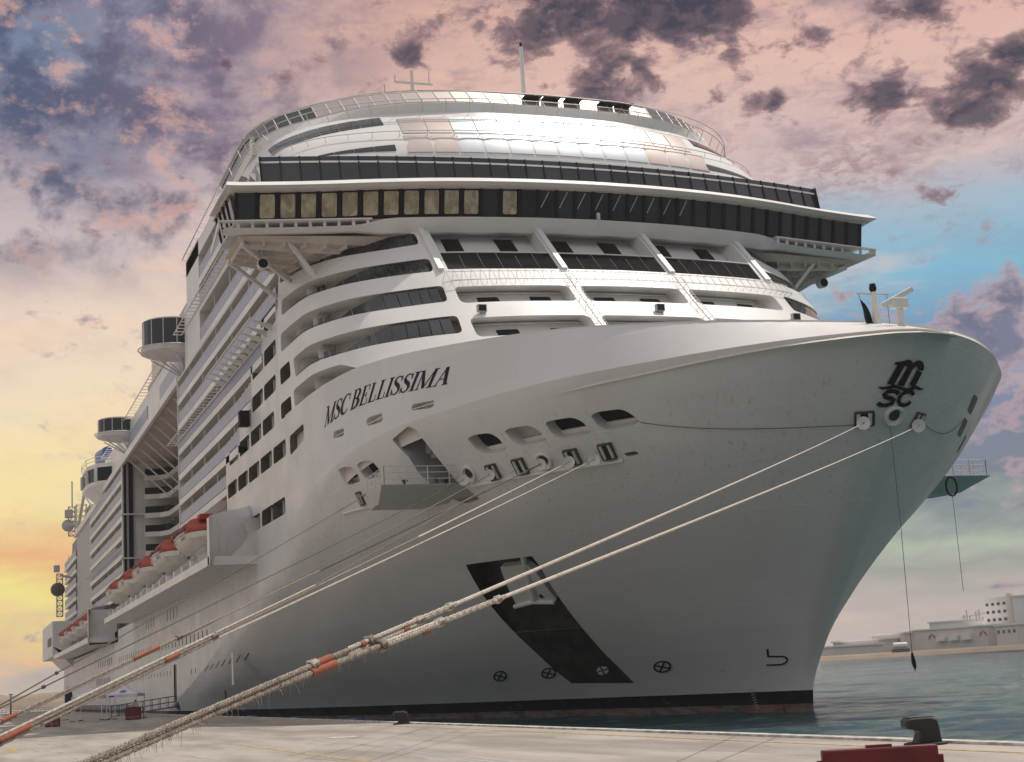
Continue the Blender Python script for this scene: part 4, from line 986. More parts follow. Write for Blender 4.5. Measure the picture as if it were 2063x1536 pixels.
for s in (-1, 1):
    wk = MB()
    for k in range(11):
        y = 16.8+k*1.0; wk.bar((bx(min(y, 26), .2), s*y, 35.46), (bx(min(y, 26), .2), s*y, 35.84), .22, .1)
    wk.bar((bx(16.5, .2), s*16.5, 35.85), (bx(26, .2), s*27.2, 35.85), .5, .08)
    wk.bar((bx(26, .3), s*27.2, 35.6), (-36.5, s*26.6, 35.6), .12, .5)
    wk.build('wing_walkway', 'white', ship)
    # wing underside: tapered box with ribs, girders with lightening holes, struts
    ub = MB(); A_ = [(bx(15, -.9), s*13.5, 34.9), (bx(25.6, -.9), s*25.6, 35.2), (-36.5, s*25.6, 35.2), (-36.5, s*17, 34.7)]
    B_ = [(bx(13, -2.), s*13.5, 34.2), (bx(25, -1.4), s*25.2, 35.0), (-36.5, s*25.2, 35.0), (-37.5, s*19, 33.9)]
    ub.add(A_+B_, [(0, 1, 2, 3), (7, 6, 5, 4), (0, 1, 5, 4), (1, 2, 6, 5), (2, 3, 7, 6), (3, 0, 4, 7)]); w_ = ub.build('bridge_wing', 'soffit', ship)
    rb = MB()
    for k in range(9):
        f_ = k/8; rb.bar(tuple(np.array(B_[0])*(1-f_)+np.array(B_[1])*f_+[0, 0, -.12]), tuple(np.array(B_[3])*(1-f_)+np.array(B_[2])*f_+[0, 0, -.12]), .12, .34)
    for k in range(4):
        f_ = (k+.5)/4; rb.bar(tuple(np.array(B_[0])*(1-f_)+np.array(B_[3])*f_+[0, 0, -.2]), tuple(np.array(B_[1])*(1-f_)+np.array(B_[2])*f_+[0, 0, -.2]), .14, .5)
    rb.build('wing_rib', 'cream', w_)
    g2 = MB(); g2.bar((-31.0, s*25.3, 34.7), (-36.8, s*19.3, 32.6), .25, .35); g2.bar((-33.5, s*20.5, 34.4), (-31.4, s*20.0, 32.3), .26); g2.bar((-36.5, s*25.4, 34.9), (-38.2, s*21.3, 32.6), .25)
    g2.bar((-30.5, s*22, 34.9), (-31.1, s*19.9, 32.4), .26); g2.build('wing_strut', 'white2', w_)
    sp_ = MB(); sp_.lathe((-32.4, s*23.6, 33.6), [(.1, -.35), (.36, -.25), (.42, .25), (.42, .45), (.34, .46), (.05, .40)], 16, 'X'); so_ = sp_.build('searchlight', 'white2', w_, smooth=True)
    MB().lathe((-32.4, s*23.6, 33.6), [(.36, .47), (.01, .475)], 16, 'X').build('lens', 'black', so_); MB().bar((-32.4, s*23.6, 33.9), (-32.4, s*23.6, 34.9), .12).build('bracket', 'white2', so_)
cam_ = MB(); cam_.box((-25.2, .4, 36.2), (.3, .25, .5)); cam_.bar((-25.1, .4, 36), (-25.1, .4, 35.2), .06); cam_.build('lamp', 'rail', ship)

# ---- upper lounge glazing above the visor
ux = lambda y, z: -29.3-.0052*y*y-(41.85-z)*-.28
uy = np.linspace(-23.6, 23.6, 34)
for i in range(33):
    y0, y1 = uy[i]+.05, uy[i+1]-.05; P = [(ux(y0, 38.9), y0, 38.9), (ux(y1, 38.9), y1, 38.9), (ux(y1, 41.85), y1, 41.85), (ux(y0, 41.85), y0, 41.85)]
    MB().add(P, [(0, 1, 2, 3)]).build('lounge_window', 'glass', ship)
mu = MB()
for y in uy: MB().bar((ux(y, 38.9)+.02, y, 38.9), (ux(y, 41.85)+.02, y, 41.85), .11, .14, (1, 0, 0)).build('mullion', 'black', ship)
MB().prism([(ux(y, 38.9)-.8, y*.99) for y in uy]+[(-46, 19), (-46, -19.2), (-40, -19.6)], 38.9, 41.2).build('lounge_interior', 'dark', ship)
for s in (-1, 1):
    for k in range(3):
        xa = ux(23.6, 40)-.1-k*2.3; MB().add([(xa+.6, s*23.6, 38.9), (xa-1.6, s*(23.2-k*.35), 38.9), (xa-2.1, s*(23.2-k*.35), 41.85), (xa, s*23.6, 41.85)], [(0, 1, 2, 3)]).build('lounge_window', 'glass', ship)
cap_ = MB(); yl = list(np.linspace(-23.9, 23.9, 50)); n = 50
cap_.add([(ux(y, 41.85)+.22, y, 41.28) for y in yl]+[(ux(y, 41.85)-2.2-abs(y)*.05, y*.94, 41.75) for y in yl]+[(ux(y, 41.85)+.22, y, 41.42) for y in yl], [(i, i+1, n+i+1, n+i) for i in range(n-1)]+[(i, i+1, 2*n+i+1, 2*n+i) for i in range(n-1)]+[(2*n+i, 2*n+i+1, n+i+1, n+i) for i in range(n-1)])
cap_.build('lounge_cap', 'white', ship)
# curved front above, with glazing
panel('lounge_front', SD, [(-1, 41.6), (1, 41.2), (1, 47.3), (-1, 47.3)], (), DS, 1.0, 'white', ship)
def glaze(t0, t1, z0, z1, n, skew=0.):
    for i in range(n):
        a = t0+(t1-t0)*i/n; b = t0+(t1-t0)*(i+1)/n; g = .0016*(1 if t1 > t0 else -1)
        q = [(a+g, z0), (b-g, z0), (b-g, z1), (a+g, z1)]
        mt = 'pinkish' if (i < 2 or i > n-4) else 'mirror'
        panel('glazing_panel', SD, q, (), DS, 1.0, mt, ship, .04)
glaze(.37, -.37, 44.45, 46.3, 13); glaze(.372, -.40, 42.45, 44.2, 13)
def dome_win(q, r=.3, mat='glass'): panel('lounge_window', SD, rnd(q, DS, r), (), DS, .7, mat, ship, .035)
for s in (1, -1):
    for k in range(7):
        a = .40+k*.055; b = a+.0538; f = lambda t: 46.62-(t-.40)*1.3; g_ = lambda t: 45.62-(t-.40)*2.4+max(0, t-.6)*.6
        dome_win([(a*s, g_(a)), (b*s, g_(b)), (b*s, f(b)), (a*s, f(a))], .06)
    for k in range(4):
        a = .395+k*.05; b = a+.0492; zz = lambda t: 43.25-(t-.395)*2.6
        dome_win([(a*s, 42.62), (b*s, 42.6), (b*s, max(zz(b), 42.7)), (a*s, zz(a))], .05)
MB().prism([(float(p[0])-.6, float(p[1])*.97) for p in SD(np.linspace(-1, 1, 40), 46.8)], 47.0, 47.3).build('top_deck', 'white', ship)
MB().add([tuple(p) for p in SD(np.linspace(-1, 1, 30), 47.0)*np.array((1, .97, 1))-np.array((.5, 0, 0))]+[tuple(p) for p in SD(np.linspace(-1, 1, 30), 41.85)*np.array((1, .97, 1))-np.array((.5, 0, 0))], [(i, i+1, i+31, i+30) for i in range(29)]).build('inner_bulkhead', 'cream', ship)
# corner openings beside the curved front
for s in (1, -1):
    q = [(-44, 45.0), (-50, 45.0), (-50, 47.0), (-46.5, 47.0)]
dr = MB()
for z, off in ((44.37, .32), (47.9, .9), (47.3, .9)):
    dr.tube(path_on(SD, [(t, z if z < 47 else 47.1) for t in np.linspace(-.95, .8, 60)], off if z < 47 else off-(.0 if z > 47.5 else .0)) if z < 47 else [tuple(np.array(at(SD, t, 47.1, .9)[0])+[0, 0, z-47.1]) for t in np.linspace(-.95, .85, 60)], .04, 4)
for t in np.linspace(-.95, .8, 30): dr.tube([at(SD, t, 44.2, 0)[0], at(SD, t, 44.37, .32)[0]], .025, 4)
for t in np.linspace(-.95, .85, 34):
    p = at(SD, t, 47.1, .9)[0]; q = at(SD, t, 46.9, .1)[0]; dr.tube([q, tuple(p), (p.x, p.y, 47.9)], .03, 4, False)
dr.build('cradle_rail', 'rail', ship)
# top wind screen: glass leaning back on the roof edge
TT = [0, .15, .3, .45, .6, .75, .9, 1.]; TX = [-33.2, -33.4, -34.2, -36.2, -39.4, -43.4, -49, -60]; TY = [0, 5.4, 10.2, 14.4, 17.8, 20.6, 21.6, 21.6]
def tp(t, z):
    a = abs(t); f = z-47.9; x = float(pch(a, TT, TX))-f*1.0; y = float(pch(a, TT, TY)); return (x, -math.copysign(1, t)*(y+.1*f), z)
tt = np.linspace(-1, 1, 49)
for i in range(48):
    a, b = tt[i]+.0015, tt[i+1]-.0015
    MB().add([tp(a, 47.95), tp(b, 47.95), tp(b, 49.4), tp(a, 49.4)], [(0, 1, 2, 3)]).build('wind_screen', 'pinkish' if 16 < i < 38 else 'glass', ship)
tm = MB()
for t in tt: MB().bar(tp(t, 47.8), tp(t, 49.5), .07, .09, (1, 0, 0)).build('screen_post', 'rail', ship)
tm.tube([tp(t, 49.5) for t in tt], .07, 5); tm.tube([tp(t, 47.9) for t in tt], .10, 5); tm.build('screen_frame', 'rail', ship)
cp = MB(); P0 = [tp(t, 47.9) for t in tt]; P1 = [tuple(np.array(SD(t*.98, 47.0))) for t in tt]
cp.loft([[p, (p[0]+.25, p[1], p[2]-.12), q] for p, q in zip(P0, P1)], False, False).build('roof_edge', 'white', ship)
hat = MB()
for i, t in enumerate((-.02, -.075, -.16, -.21, .02)):
    p = tp(t, 48.9); MB().box((p[0]+.25, p[1], p[2]+.1*(i % 2)), (1.1, 1.5, .06), 0).build('solar_panel', 'dark', ship)
# masts
def pole(name, x, y, z0, z1, r): return MB().tube([(x, y, z0), (x, y, z1)], [r, r*.6], 10).build(name, 'white2', ship, smooth=True)
mst = pole('signal_mast', -45, 2.85, 47.3, 58.3, .28); MB().tube([(-45, 2.85, 58.2), (-45, 2.85, 58.7)], .12, 8).build('lamp', 'black', mst); MB().tube([(-45, 2.85, 53.5), (-45, 4.2, 53.2), (-45, 4.2, 52.0)], .05, 5).build('stay', 'steel', mst); MB().tube([(-45, 2.7, 52.5), (-45, 1.6, 51.5), (-45, 1.6, 50.0)], .05, 5).build('stay', 'steel', mst)
rm = MB(); rm.tube([(-80, 3.2, 49), (-80, 3.2, 70.3)], [.5, .18], 8); rmo = rm.build('radar_mast', 'white2', ship, smooth=True)
MB().bar((-80, 1.2, 68.8), (-80, 5.6, 68.8), .22).build('yard', 'white2', rmo); MB().bar((-80, 1.2, 68.8), (-80, 1.2, 69.6), .16).build('antenna', 'white2', rmo); MB().bar((-80, 5.2, 68.8), (-80, 5.2, 70.4), .10).build('antenna', 'white2', rmo)
fn = MB(); fn.add([(-78, -3.2, 62), (-78, 2.6, 62), (-78, 5.4, 66.9), (-78, 4.0, 67.3), (-84, -3.2, 62), (-84, 2.6, 62), (-84, 5.4, 66.9), (-84, 4.0, 67.3)], [(0, 1, 2, 3), (7, 6, 5, 4), (0, 1, 5, 4), (1, 2, 6, 5), (2, 3, 7, 6), (3, 0, 4, 7)]); fn.build('funnel_fin', 'white2', ship)
MB().tube([(-50, -8.6, 49), (-50, -8.6, 55.8)], [.07, .02], 5).build('whip_antenna', 'black', ship)
MB().tube([(-62, -3.2, 49), (-62, -3.2, 56)], .06, 5).build('whip_antenna', 'rail', ship)

# foremast, jack and radar on the bow
fm = MB(); fm.tube([(9.9, .1, 18), (9.85, .05, 21.3)], [.26, .17], 12); fmo = fm.build('foremast', 'white2', ship, smooth=True)
MB().bar((9.85, -.95, 21.2), (9.85, .95, 21.2), .07).build('yard', 'rail', fmo); MB().tube([(9.85, .05, 21.3), (9.85, .05, 21.5), (9.85, .05, 21.75)], [.12, .20, .15], 10).build('lamp', 'black', fmo)
MB().tube([(9.85, .85, 21.2), (9.85, .85, 19.2)], .018, 4).build('halyard', 'steel', fmo); MB().tube([(9.85, -.85, 21.2), (9.85, -.35, 19.0)], .018, 4).build('halyard', 'steel', fmo)
fl = MB(); k = 10
for i in range(k+1):
    s = i/k; z = 20.95-1.65*s; yl_ = -.82+.35*s; w = .10+.42*math.sin(math.pi*s)**.8
    fl.v += [(9.85+.06*math.sin(7*s), yl_, z), (9.85+.08*math.cos(6*s), yl_+w, z-.15-.25*s)]
fl.f += [(2*i, 2*i+1, 2*i+3, 2*i+2) for i in range(k)]; fl.build('jack_flag', 'black', fmo)
rd = MB(); rd.tube([(11.3, .55, 18.4), (11.3, .55, 20.2)], [.22, .17], 12); rdo = rd.build('bow_radar', 'white2', ship, smooth=True)
MB().box((11.3, .5, 20.35), (.5, .95, .55)).build('gearbox', 'white2', rdo, bevel=.06)
rs = MB(); rs.bar((11.3, -.55, 20.2), (11.3, 1.42, 21.15), .24, .26); rs.build('scanner', 'white2', rdo, bevel=.04)
# loose line hanging from the stem with a weight, and messenger line across the bow
pz = on_bow(-.1, 14.3, .15); sw = MB().tube([pz, (10.3, -.1, 9.), (9.95, 0, 2.9)], .016, 4).build('hanging_line', 'darkrope', ship)
MB().tube([(9.95, 0, 2.95), (9.95, 0, 2.75), (9.93, .05, 2.4), (9.92, .1, 2.15), (9.92, .08, 1.95)], [.02, .07, .11, .08, .03], 8).build('heaving_weight', 'black', sw, smooth=True)
def on_hull_line(u0, v0, u1, v1, sag, n=24): return [at(S1, u0+(u1-u0)*i/n, v0+(v1-v0)*i/n-sag*4*(i/n)*(1-i/n), .06)[0] for i in range(n+1)]
MB().tube(on_hull_line(.159, .85, .0095, .775, .012), .018, 4).build('messenger_line', 'darkrope', ship)
MB().tube(on_hull_line(-.013, .785, -.09, .83, .035), .018, 4).build('messenger_line', 'darkrope', ship)

# ---- lifeboat deck and sponsons
def sponson(xt, xb, xo, z0, zt, zo, yo=-25.4, back=1.2):
    """curved forward screen of a boat deck, fairing tangentially into the hull; xt, xb inboard x at top and bottom, xo outboard x"""
    n = 16; hs = [0, .12, .3, .5, .7, .88, 1]; rings = []
    for i in range(n+1):
        s = i/n; k = (s*s*(3-2*s))**1.05; y = -21.49+(yo+21.49)*k; ztop = zt+(zo-zt)*s; r = []
        for h in hs:
            xi = xb+(xt-xb)*h+2.6*math.sin(math.pi*h)**.7; r.append((xi+(xo-xi)*(1-(1-s)**1.25), y, z0+(ztop-z0)*h))
        rings.append(r)
    f_ = MB(); f_.loft(rings, False, False); o = f_.build('sponson', 'hull', ship, smooth=True)
    e_ = MB(); e_.loft([[(p[0], p[1], p[2]) for p in rings[-1]], [(p[0]-back, p[1], p[2]) for p in rings[-1]], [(p[0]-back, p[1]+.25, p[2]) for p in rings[-1]]], False, False); e_.build('sponson_edge', 'hull', ship)
    t_ = MB(); t_.loft([[r[-1], (r[-1][0]-.35, min(r[-1][1]+.3, -21.45), r[-1][2]), (r[-1][0]-.35, min(r[-1][1]+.3, -21.45), r[-1][2]-.8)] for r in rings], False, False); t_.build('sponson_capping', 'white2', ship)
    MB().prism([(xb-.2, -21.3)]+[(r[0][0]-.05, r[0][1]+.03) for r in rings]+[(xo-back, yo+.05), (xo-back, -21.3)], z0-.02, z0+.2).build('sponson_floor', 'hull', ship)
    MB().ext(xo-back-.1, xo-back, yo+.1, -21, z0, zo).build('sponson_bulkhead', 'white2', ship)
    return o
sponson(-52.6, -53.2, -48.6, 13.1, 18.3, 16.9)
dk = MB(); dk.ext(-143.7, -49.0, -25.4, -20.0, 13.05, 13.75); dk.build('boat_deck', 'white', ship)
MB().ext(-143.8, -49, -20.1, -19.7, 13.7, 20.4).build('boat_deck_bulkhead', 'cream', ship)
sponson(-184, -186, -171.0, 11.3, 18.2, 16.6, back=1.4)
MB().ext(-262, -171.5, -25.4, -20.0, 11.6, 12.4).build('boat_deck', 'white', ship)
MB().ext(-302, -262, -25.6, -20.0, 12.2, 19.5).build('sponson', 'hull', ship)
MB().add([(-262, -21.4, 12.2), (-302, -21.4, 12.2), (-302, -25.6, 14.3), (-262, -25.6, 14.3), (-262, -21.4, 9.8), (-300, -21.4, 9.8)], [(0, 1, 2, 3), (0, 3, 4), (1, 2, 5), (3, 2, 5, 4)]).build('sponson_bracket', 'hull', ship)
MB().ext(-280, -266, -25.65, -25.6, 14.6, 16.4).build('window', 'dark', ship)
dav = Many('davit', 'white2', ship, 100)
for i in range(16):
    x = -57-i*5.6; d = MB(); d.bar((x, -21.2, 13.7), (x, -21.6, 17.6), .5, .35); d.bar((x, -21.6, 17.6), (x, -23.4, 18.0), .35, .3); d.bar((x, -24.9, 13.75), (x, -22.6, 16.2), .35, .5); d.box((x, -24.6, 14.2), (.8, .8, .7)); dav.add(d, (x, -22, 16))
for i in range(10):
    x = -182-i*7; d = MB(); d.bar((x, -21.2, 12.4), (x, -21.6, 17.2), .5, .35); d.bar((x, -21.6, 17.2), (x, -24.0, 17.8), .4, .4); dav.add(d, (x, -22, 15))
dav.finish()
rl2 = MB()
for z in (14.3, 14.8): rl2.tube([(-57.5, -25.2, z), (-49.8, -25.2, z)], .03, 4)
for k in range(12): rl2.tube([(-57.5+k*.7, -25.2, 13.7), (-57.5+k*.7, -25.2, 14.85)], .03, 4)
rl2.build('railing', 'rail', ship)
MB().add([(-64, -21.45, 20.2), (-70.2, -21.45, 20.8), (-70.2, -19.8, 20.8), (-64, -19.8, 20.2), (-64, -21.45, 17), (-64, -19.8, 17)], [(0, 1, 2, 3), (0, 3, 5, 4)]).build('boat_bay_ceiling', 'soffit', ship)
MB().ext(-75, -63.3, -19.9, -19.5, 13.7, 20.5).build('boat_bay_wall', 'orange', ship)

# ---- canopy, atrium recess and lift shaft
cn = MB(); cn.ext(-196, -94.7, -21.6, -21.2, 37.0, 37.95); cn.ext(-196, -94.7, -21.2, -13.5, 37.5, 37.9); cn.build('canopy', 'white', ship)
MB().ext(-196, -94.9, -21.1, -13.6, 37.42, 37.49).build('canopy_soffit', 'soffit', ship)
brc = Many('canopy_brace', 'white2', ship)
for i in range(15): brc.add(MB().bar((-98-i*6.2, -20.9, 37.4), (-96.5-i*6.2, -15.0, 31.5), .22), (-98-i*6.2, -20, 36))
brc.finish()
cn2 = MB(); cn2.ext(-256, -196.5, -21.6, -21.2, 36.2, 37.3); cn2.ext(-256, -196.5, -21.2, -19, 36.9, 37.2); cn2.build('canopy', 'white', ship)
blk = MB(); blk.ext(-158, -157, -21.5, -17.9, 13.7, 37.4); blk.ext(-157.0, -156.9, -17.9, -13.6, 13.7, 37.4); blk.build('end_bulkhead', 'white2', ship)
ls = MB(); ls.ext(-156.98, -156.6, -21.3, -20.95, 16, 37.3); ls.build('lift_glazing', 'smoke', ship); MB().ext(-156.98, -156.6, -20.55, -19.95, 16, 37.3).build('lift_glazing', 'smoke', ship); MB().ext(-156.98, -156.7, -20.9, -20.6, 16, 37.3).build('lift_frame', 'grey', ship)
for z in (23.0, 29.5): MB().ext(-157.2, -156.3, -21.8, -13.8, z, z+.2).build('lift_frame', 'white2', ship)
for d in (15.6, 18.4, 21.2, 24.0, 26.8, 29.6, 32.4, 35.2):
    mb = MB(); path = [(-156.8, -17.8), (-156.2, -15.6), (-154.5, -14.6), (-120, -13.2), (-95, -12.6)]
    for (a, b) in zip(path[:-1], path[1:]): mb.add([(a[0]+1.2, a[1]-.6, d-.7), (b[0]+1.2, b[1]-.6, d-.7), (b[0]+1.2, b[1]-.6, d), (a[0]+1.2, a[1]-.6, d), (a[0], a[1]+1, d-.7), (b[0], b[1]+1, d-.7), (b[0], b[1]+1, d), (a[0], a[1]+1, d)], [(0, 1, 2, 3), (0, 1, 5, 4), (3, 2, 6, 7)])
    o = mb.build('balcony_deck', 'white', ship)
    g = MB()
    for (a, b) in zip(path[:-1], path[1:]): g.add([(a[0]+1.1, a[1]-.5, d+.02), (b[0]+1.1, b[1]-.5, d+.02), (b[0]+1.1, b[1]-.5, d+1.0), (a[0]+1.1, a[1]-.5, d+1.0)], [(0, 1, 2, 3)])
    g.build('glass_balustrade', 'smoke', o)
for d in (18.4, 21.2, 24.0, 26.8, 29.6, 32.4, 35.2): balcony_row(-216.5, -158, d, d+2.05, detail=False, pitch=4.0, fascia=.8)
MB().ext(-253, -216.5, -21.2, -19.6, 12.4, 36.8).build('side_wall', 'grey', ship)
for d in (18.4, 21.2, 24.0, 26.8, 29.6, 32.4): balcony_row(-288, -253, d, d+2.05, detail=False, pitch=4.0, fascia=.8)
ladder_rail(-216, -158.5, 24.6, 24.7, -21.6, n=40)
parts_.finish()
# upper aft details
MB().ext(-196, -95, -20.2, -19.9, 38.3, 43.6).build('upper_side', 'white', ship)
for x0, x1 in ((-120, -98), (-160, -134)): MB().ext(x0, x1, -20.32, -20.2, 39.2, 41.8).build('window', 'balglass', ship)
ladder_rail(-196, -96, 43.7, 43.8, -19.9, n=44, w=1.3)
ws = MB()
for i in range(26): ws.ext(-96-i*1.6, -97.5-i*1.6, -19.2, -19.1, 45.6, 48.4)
ws.build('wind_screen', 'smoke', ship); MB().ext(-138, -86, -19.0, 19, 43.4, 45.6).build('deckhouse', 'white', ship)
def pod(name, cx, cy, z0, r, h, base=True):
    mb = MB(); mb.lathe((cx, cy, z0), [(r, 0), (r, h), (r*.96, h+.12), (.1, h+.15)], 28); o = mb.build(name, 'glass', ship, smooth=True)
    fr = MB()
    for k in range(14):
        a = 2*math.pi*k/14; fr.bar((cx+math.cos(a)*(r+.03), cy+math.sin(a)*(r+.03), z0), (cx+math.cos(a)*(r+.03), cy+math.sin(a)*(r+.03), z0+h), .10)
    for zz in (z0+.1, z0+h-.02): fr.tube([(cx+math.cos(2*math.pi*k/28)*(r+.03), cy+math.sin(2*math.pi*k/28)*(r+.03), zz) for k in range(29)], .05, 4, False)
    fr.build('frame', 'rail', o)
    MB().lathe((cx, cy, z0), [(r*.3, -1.2), (r*.95, -.7), (r*1.08, -.5), (r*1.08, -.05), (.1, 0)], 28).build('pod_base', 'white2', o, smooth=True)
    sr = MB()
    for k in range(6):
        a = 2*math.pi*k/6; sr.bar((cx+math.cos(a)*r*.8, cy+math.sin(a)*r*.8, z0-1.), (cx-1, cy+2.2, z0-3.6), .16)
    sr.build('support', 'white2', o)
    rr = MB(); rr.tube([(cx+math.cos(2*math.pi*k/28)*r*1.16, cy+math.sin(2*math.pi*k/28)*r*1.16, z0-.05) for k in range(29)], .08, 5, False); rr.build('railing', 'rail', o)
    return o
pod('observation_pod', -99, -21.3, 41.9, 3.4, 3.1); pod('observation_pod', -160, -21.4, 42.2, 3.2, 2.1)
MB().ext(-150, -112, -18.3, 14, 43.4, 47.6).build('upper_deckhouse', 'grey', ship)
st_ = MB(); st_.add([(-152, -18, 43.4), (-128, -18, 43.4), (-128, -18, 50.2), (-134, -18, 50.6), (-152, -16, 46), (-152, 6, 43.4), (-128, 6, 43.4), (-128, 6, 50.2), (-134, 6, 50.6), (-152, 6, 46)], [(0, 1, 2, 3, 4), (9, 8, 7, 6, 5), (0, 1, 6, 5), (1, 2, 7, 6), (2, 3, 8, 7), (3, 4, 9, 8), (4, 0, 5, 9)]); st_.build('sun_deck_screen', 'bulk', ship)
lp = MB(); ring_ = lambda z, e: [(-186, -20-e), (-188-e*.2, -22.6-e), (-192, -23.8-e), (-200, -24-e), (-206, -22.6-e), (-208, -20), (-186, -19.6)]
lp.loft([[(x, y, 36.2) for x, y in ring_(0, -2.6)], [(x, y, 38.3) for x, y in ring_(0, 0)], [(x, y, 38.9) for x, y in ring_(0, 0)]]); lpo = lp.build('side_lounge', 'white', ship)
MB().loft([[(x, y, 38.95) for x, y in ring_(0, -.15)], [(x, y, 41.2) for x, y in ring_(0, -.1)]]).build('glazing', 'smoke', lpo); MB().loft([[(x, y, 41.2) for x, y in ring_(0, .05)], [(x, y, 41.9) for x, y in ring_(0, .0)]]).build('roof', 'white', lpo)
for x, y in ((-188.1, -22.7), (-192, -23.8), (-200, -24.05)): MB().bar((x, y, 38.9), (x, y, 41.2), .5).build('post', 'white2', lpo)
rr = MB()
for h in (.5, 1.1): rr.tube([(x, y, 41.9+h) for x, y in ring_(0, .1)[:-1]], .06, 4)
for x, y in ring_(0, .1)[:-1]: rr.tube([(x, y, 41.9), (x, y, 43)], .06, 4)
rr.build('railing', 'rail', lpo)
MB().tube([(-196, -20, 45.2), (-202, -20.6, 45.2), (-210, -20.2, 45.2)], [.9, 1.1, .8], 14).build('water_slide', 'slide', ship, smooth=True)
MB().bar((-203, -20, 42), (-203, -20, 45), .4).build('slide_support', 'white2', ship)
lt = MB()
def lattice(mb, x, y, z0, z1, w, n):
    for dx, dy in ((-1, -1), (1, -1), (1, 1), (-1, 1)): mb.tube([(x+dx*w/2, y+dy*w/2, z0), (x+dx*w/2, y+dy*w/2, z1)], .10, 4)
    for i in range(n+1):
        z = z0+(z1-z0)*i/n
        for (a, b), (c, d) in (((-1, -1), (1, -1)), ((1, -1), (1, 1)), ((1, 1), (-1, 1)), ((-1, 1), (-1, -1))):
            mb.tube([(x+a*w/2, y+b*w/2, z), (x+c*w/2, y+d*w/2, z)], .07, 4)
            if i < n: mb.tube([(x+a*w/2, y+b*w/2, z), (x+c*w/2, y+d*w/2, z+(z1-z0)/n)], .06, 4)
lattice(lt, -264, -24, 20.5, 29.5, 1.2, 8); lto = lt.build('aft_gantry', 'grey', ship)
MB().lathe((-264, -24.4, 26.2), [(.1, -1.2), (1.3, -.8), (1.5, 0), (1.3, .8), (.1, 1.2)], 14, 'X').build('floodlight', 'steel', lto, smooth=True); MB().bar((-264, -24, 29.2), (-264, -21.4, 28.6), .4).build('arm', 'grey', lto); MB().box((-264, -24.6, 30.6), (1.4, 1.2, 1.4)).build('lamp_head', 'grey', lto)
l2 = MB(); lattice(l2, -262, -21.6, 37.3, 43.5, 1.3, 6); l2.box((-262, -22.2, 42), (2, 1.6, 1.6)); l2.tube([(-262, -21.5, 43.5), (-262, -21.5, 49)], .16, 5); l2.lathe((-262, -22.4, 39.5), [(.1, -1), (1.2, -.6), (1.3, .4), (.1, .8)], 12, 'X'); l2.build('aft_mast', 'grey', ship)
l3 = MB(); l3.bar((-215, -21, 38), (-235, -21, 43), .6); l3.bar((-235, -21, 43), (-252, -21, 38), .5); lattice(l3, -246, -20.8, 37.3, 42, 2.0, 4); l3.build('slide_frame', 'rail', ship)

# ================================================================== LIFEBOATS
def lifeboat():
    L, W = 12.6, 3.9; r = thing('lifeboat', 'x', 'lifeboat')
    def section(s, kind):
        x = (s-.5)*L; k = max(0.02, (1-abs(2*s-1)**3.2))**.5; w = W/2*k
        keel = .25+1.1*abs(2*s-1)**4
        if kind == 'hull':
            pts = [(0, keel), (.45, keel+.12), (.8, keel+.55), (1, 1.35), (1.02, 1.85)]
            return [(x, -a*w, z) for a, z in reversed(pts[1:])]+[(x, a*w, z) for a, z in pts]
        hump = 3.2+.30*math.cos(s*math.pi*6)*(1 if .1 < s < .9 else 0)-1.1*abs(2*s-1)**3
        pts = [(1.03, 1.92), (.98, 2.15), (.84, 2.15+(hump-2.15)*.55), (.58, 2.15+(hump-2.15)*.88), (.28, hump-.02), (0, hump+.03)]
        return [(x, -a*w, z) for a, z in pts]+[(x, a*w, z) for a, z in reversed(pts[:-1])]
    ss_ = [.0, .02, .05, .1, .16, .22, .28, .34, .4, .46, .52, .58, .64, .7, .76, .82, .88, .93, .97, 1]
    MB().loft([section(s, 'hull') for s in ss_]).build('hull', 'boat', r, smooth=True)
    MB().loft([section(s, 'c') for s in ss_]).build('canopy', 'orange', r, smooth=True)
    for k in range(6):
        for sy in (-1, 1):
            x = -4.2+k*1.6; MB().add([(x, sy*1.93, 2.2), (x+.85, sy*1.93, 2.2), (x+.85, sy*1.80, 2.62), (x, sy*1.80, 2.62)], [(0, 1, 2, 3)]).build('window', 'black', r)
    MB().box((3.2, 0, 3.3), (1.5, 1.3, .55)).build('hatch', 'orange', r, bevel=.12); MB().box((-2.4, 0, 3.25), (.9, .9, .4)).build('hatch', 'orange', r, bevel=.1)
    lines = MB()
    for k in range(15): lines.bar((-3.3+k*.47, -1.98, 1.9), (-3.3+k*.47, -1.93, 1.25), .03)
    lines.bar((-3.35, -1.97, 1.6), (3.35, -1.97, 1.6), .03, .05); lines.build('grab_lines', 'rail', r)
    MB().tube([(-7.2, -.2, 1.85), (0, -2.16, 1.86), (7.2, -.2, 1.85)][1:2]+[(3.6, -1.94, 1.92), (0, -1.99, 1.92), (-3.6, -1.94, 1.92)], .07, 5).build('fender', 'rail', r)
    tx = MB()
    tx.ext(1.6, 3.2, -1.98, -1.95, 1.45, 1.55)
    tx.build('name_marking', 'steel', r)
    pr_ = MB().tube([(-4.8, -.3, .7), (-5.9, -.3, .5)], .18, 8); pr_.build('propeller_shaft', 'steel', r)
    return r
def copy_thing(o):
    c = o.copy(); COL.objects.link(c)
    for ch in o.children:
        d = ch.copy(); COL.objects.link(d); d.parent = c
        for g in ch.children: e = g.copy(); COL.objects.link(e); e.parent = d
    return c
